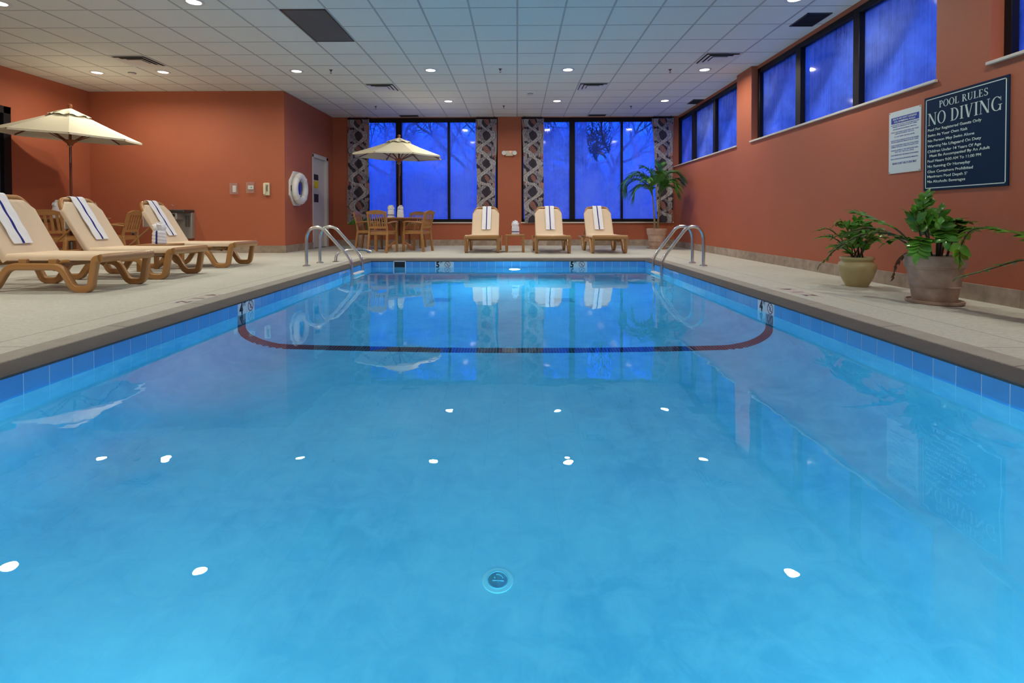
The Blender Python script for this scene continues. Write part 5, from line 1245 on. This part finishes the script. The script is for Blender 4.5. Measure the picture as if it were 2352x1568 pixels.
# palm
t = thing('potted_palm', (3.34, 12.42, pz_(3.34)), 0, 'tall potted palm with arching fronds in the far right corner', 'plant')
o = MB(); o.lathe([(0, 0), (.20, 0), (.222, .012), (.225, .035), (.215, .037), (.205, .02), (0, .018)], 40); o.build('saucer', M['terra'], t, angle=40)
pot(t, [(.0, .02), (.165, .02), (.172, .03), (.190, .18), (.206, .182), (.206, .187), (.193, .19), (.212, .33), (.222, .333), (.226, .345), (.232, .37), (.240, .44), (.244, .46), (.232, .485), (.218, .475), (.210, .42)], 'terra', .216, .43)
TR = [[(-.05, .0, .42), (-.055, .0, .70), (-.075, 0, 1.00), (-.10, 0, 1.26)], [(.035, .02, .42), (.04, .02, .72), (.055, 0, 1.0), (.065, 0, 1.24)]]
for k, P in enumerate(TR):
    o = MB(); Cc = curve_pts(P, 30); o.tube(Cc, .02, 10, rs=[(.024 if i % 4 else .027)*(1.15-.5*i/30) for i in range(31)]); o.build('trunk', M['palmstem'], t, angle=50)
def frond(parent, P, L, n=24, seed=0, start=.30):
    rnd = random.Random(seed); C_ = curve_pts(P, 26); N = 26; o = MB(); o.tube(C_, .006, 6, rs=[.009*(1.1-.85*i/N) for i in range(N+1)]); ra = o.build('frond', M['palmrachis'], parent, angle=60)
    lf = MB()
    for i in range(n):
        t_ = start+(1-start)*i/(n-1); k = min(int(t_*N), N-1); p = C_[k].lerp(C_[k+1], t_*N-k); T_ = (C_[min(k+1, N)]-C_[max(k-1, 0)]).normalized()
        upv = Vector((0, 0, 1)) if abs(T_.z) < .9 else Vector((1, 0, 0)); sd = T_.cross(upv).normalized(); nrm = sd.cross(T_).normalized(); f_ = .55+.45*math.sin(PI*min(1, (t_-start)/(1-start)*.75+.25))
        for s_ in (-1, 1):
            d = sd*s_*rnd.uniform(.6, .9)+T_*rnd.uniform(.7, 1.0)+nrm*rnd.uniform(.05, .35); LL = L*f_*rnd.uniform(.85, 1.1)
            b_ = Vector(p); d = d.normalized(); ss = d.cross(nrm).normalized(); dr = rnd.uniform(.3, .6)
            def fn(u, v, b_=b_, d=d, ss=ss, LL=LL, dr=dr, nrm=nrm):
                w_ = .015*(1-v)**.6*(.4+.6*min(1, v*6)); q = b_+d*(LL*v)+ss*((u-.5)*2*w_); q.z -= dr*LL*v*v; q += nrm*(abs(u-.5)*w_*.8); return tuple(q)
            lf.grid(fn, 2, 6)
    lf.build('leaflets', M['palm'], ra, solid=.0008, angle=80)
cl, cr_ = (-.10, 0, 1.24), (.065, 0, 1.22)
FR = [(cl, [(-.20, .10, 1.50), (-.42, .16, 1.66), (-.62, .2, 1.56), (-.72, .22, 1.36)], .23), (cr_, [(.10, -.10, 1.44), (.18, -.22, 1.58), (.30, -.34, 1.56), (.36, -.42, 1.42)], .20), (cl, [(-.14, -.10, 1.50), (-.24, -.26, 1.66), (-.36, -.42, 1.62)], .22), (cl, [(-.22, -.02, 1.62), (-.45, -.05, 1.80), (-.72, -.08, 1.64), (-.80, -.10, 1.44)], .25), (cl, [(-.18, -.05, 1.40), (-.34, -.1, 1.50), (-.52, -.14, 1.42), (-.62, -.16, 1.22)], .22), (cl, [(-.12, .05, 1.60), (-.16, .06, 1.85), (-.32, .08, 1.97)], .24),
      (cl, [(-.14, .1, 1.55), (-.28, .25, 1.75), (-.5, .4, 1.78)], .24), (cr_, [(.07, .0, 1.60), (.04, -.02, 1.88), (-.02, -.04, 2.06)], .24), (cr_, [(.12, -.04, 1.52), (.24, -.08, 1.76), (.42, -.10, 1.80), (.58, -.12, 1.66)], .24),
      (cr_, [(.14, .06, 1.45), (.30, .10, 1.60), (.52, .12, 1.68), (.62, .12, 1.58)], .20), (cr_, [(.08, .08, 1.60), (.10, .16, 1.90), (.14, .22, 2.02)], .24), (cr_, [(.05, -.10, 1.50), (.0, -.25, 1.75), (-.06, -.42, 1.80)], .22), (cr_, [(.14, -.02, 1.40), (.24, -.06, 1.48), (.38, -.12, 1.42), (.46, -.16, 1.26)], .18)]
for k, (c0, P, L) in enumerate(FR): frond(t, [c0]+P, L*1.45, 44, 80+k, .20)
# strappy plant behind the far chairs
t = thing('potted_plant', (-3.93, 13.22, 0), 0, 'strappy green plant in a clay pot behind the far patio chairs', 'plant')
o = MB(); o.lathe([(0, 0), (.17, 0), (.19, .012), (.19, .03), (.18, .032), (.17, .016), (0, .014)], 32); o.build('saucer', M['terra'], t, angle=40)
pot(t, [(0, .016), (.12, .016), (.125, .03), (.155, .24), (.165, .245), (.170, .30), (.160, .305), (.150, .26)], 'terra', .155, .27)
rnd = random.Random(21)
o = MB(); o.tube(curve_pts([(0, 0, .26), (.01, 0, .45), (0, 0, .60)], 8), .014, 8); o.build('trunk', M['palmstem'], t)
for k in range(18):
    a_ = 2*PI*k/18+rnd.uniform(-.2, .2); rr = rnd.uniform(.18, .30); hh = rnd.uniform(.10, .22); o = MB(); z0_ = .52+rnd.uniform(-.04, .06); dr = rnd.uniform(.12, .34)
    P = curve_pts([(0, 0, z0_), (rr*.4*math.cos(a_), rr*.4*math.sin(a_), z0_+hh), (rr*math.cos(a_), rr*math.sin(a_), z0_+hh*.6), (rr*1.15*math.cos(a_), rr*1.15*math.sin(a_), z0_-dr)], 12)
    sdx, sdy = -math.sin(a_), math.cos(a_)
    def fn(u, v, P=P, sdx=sdx, sdy=sdy):
        i = min(int(v*12), 11); p = P[i].lerp(P[i+1], v*12-i); w_ = .020*(1-v)**.5*(u-.5)*2; return (p.x+sdx*w_, p.y+sdy*w_, p.z+abs(u-.5)*.01)
    o.grid(fn, 2, 12); o.build('strap_leaf', M['palm'], t, solid=.001, angle=80)
def fn(u, v):
    s_ = (u-.5)*2; w_ = .07*math.sin(PI*min(1, v**.8))**.8 if 0 < v < 1 else 0; return (-.05-.30*v, -.12+s_*w_*.3, .68-.02*v-.10*v*v+s_*w_)
o = MB(); o.grid(fn, 4, 8); o.build('broad_leaf', M['palm'], t, solid=.001)

# ------------------------------------------------------------------ outside
g_ = MB(); g_.add([(-40, 13.99, -.35), (40, 13.99, -.35), (40, 60, -.35), (-40, 60, -.35)], [(0,1,2,3)]); g_.add([(4.6, -20, -.35), (45, -20, -.35), (45, 13.99, -.35), (4.6, 13.99, -.35)], [(0,1,2,3)])
tag(g_.build('lawn', M['grass']), 'dark lawn outside the misted windows at dusk', 'lawn', kind='structure')
def bare_tree(x, y, h, label, seed, spread=.55, r0=.13):
    rnd = random.Random(seed); t = thing('bare_tree', (x, y, -.35), 0, label, 'tree', 'bare trees outside the windows'); tr = MB(); br = MB()
    def grow(p, d, L, r, depth, mb):
        n = 4 if depth > 2 else 3; pts = [p]; q = Vector(p); dd = Vector(d).normalized()
        for i in range(n):
            dd = (dd + Vector((rnd.uniform(-1, 1), rnd.uniform(-1, 1), rnd.uniform(-.5, .9)))*(.16 if depth > 3 else .34)).normalized(); q = q + dd*(L/n); pts.append(q.copy())
        mb.tube(pts, r, 6 if depth > 3 else 3, rs=[r*(1-.45*i/n) for i in range(n+1)])
        if depth <= 0: return
        for k in range(4):
            a_ = rnd.uniform(0, 2*PI); side = dd.orthogonal().normalized(); side = Matrix.Rotation(a_, 3, dd) @ side
            nd = (dd*rnd.uniform(.6, 1.0) + side*spread*rnd.uniform(.7, 1.5)).normalized(); st_ = pts[rnd.choice((n//2, n-1, n))]
            grow(st_, nd, L*rnd.uniform(.55, .85), max(r*.56, .005), depth-1, br)
    grow(Vector((0, 0, 0)), Vector((0, 0, 1)), h*.38, r0, 5, tr)
    tr.build('trunk', M['bark'], t); br.build('branches', M['bark'], t)
bare_tree(-4.6, 20.5, 7.5, 'bare spreading tree outside the left tall window, left side', 1, .8)
bare_tree(-2.2, 22.0, 8.0, 'bare tree branching behind the far umbrella, outside the left window', 2, .8)
bare_tree(3.75, 21.0, 9.0, 'dark trunked tree seen through the clear patch of the right window', 3, .6, .26)
bare_tree(2.1, 24.0, 5.0, 'small bare tree outside the left pane of the right tall window', 4, .8)
bare_tree(11.5, 12.5, 8.5, 'bare tree outside the high windows of the right wall, nearer one', 5, .8)
bare_tree(12.0, 19.5, 8.0, 'bare tree outside the far high window of the right wall', 6, .7)
def hedge(x, y, r, h, label, seed):
    rnd = random.Random(seed); t = MB(); bm = bmesh.new(); bmesh.ops.create_icosphere(bm, subdivisions=4, radius=1.0)
    vs = []
    for v in bm.verts:
        k = 1+.16*math.sin(v.co.x*7+seed)*math.sin(v.co.y*6)+.12*math.sin(v.co.z*9+seed*2)+rnd.uniform(-.06, .06); vs.append((x+v.co.x*r*k, y+v.co.y*r*.7*k, -.35+max(0, (v.co.z*k+.9))*h/1.9))
    t.add(vs, [tuple(v.index for v in f.verts) for f in bm.faces]); bm.free()
    tag(t.build('evergreen_shrub', M['hedge']), label, 'shrub', 'dark shrubs outside the far windows')
hedge(1.0, 23.5, 1.7, 3.3, 'dark rounded shrub outside the left pane of the right tall window', 1)
hedge(-4.5, 26, 3.2, 2.6, 'low dark shrub mass outside the left tall window', 2)
hedge(-1.2, 27, 2.4, 2.0, 'low dark shrub beyond the lawn, behind the column', 3)
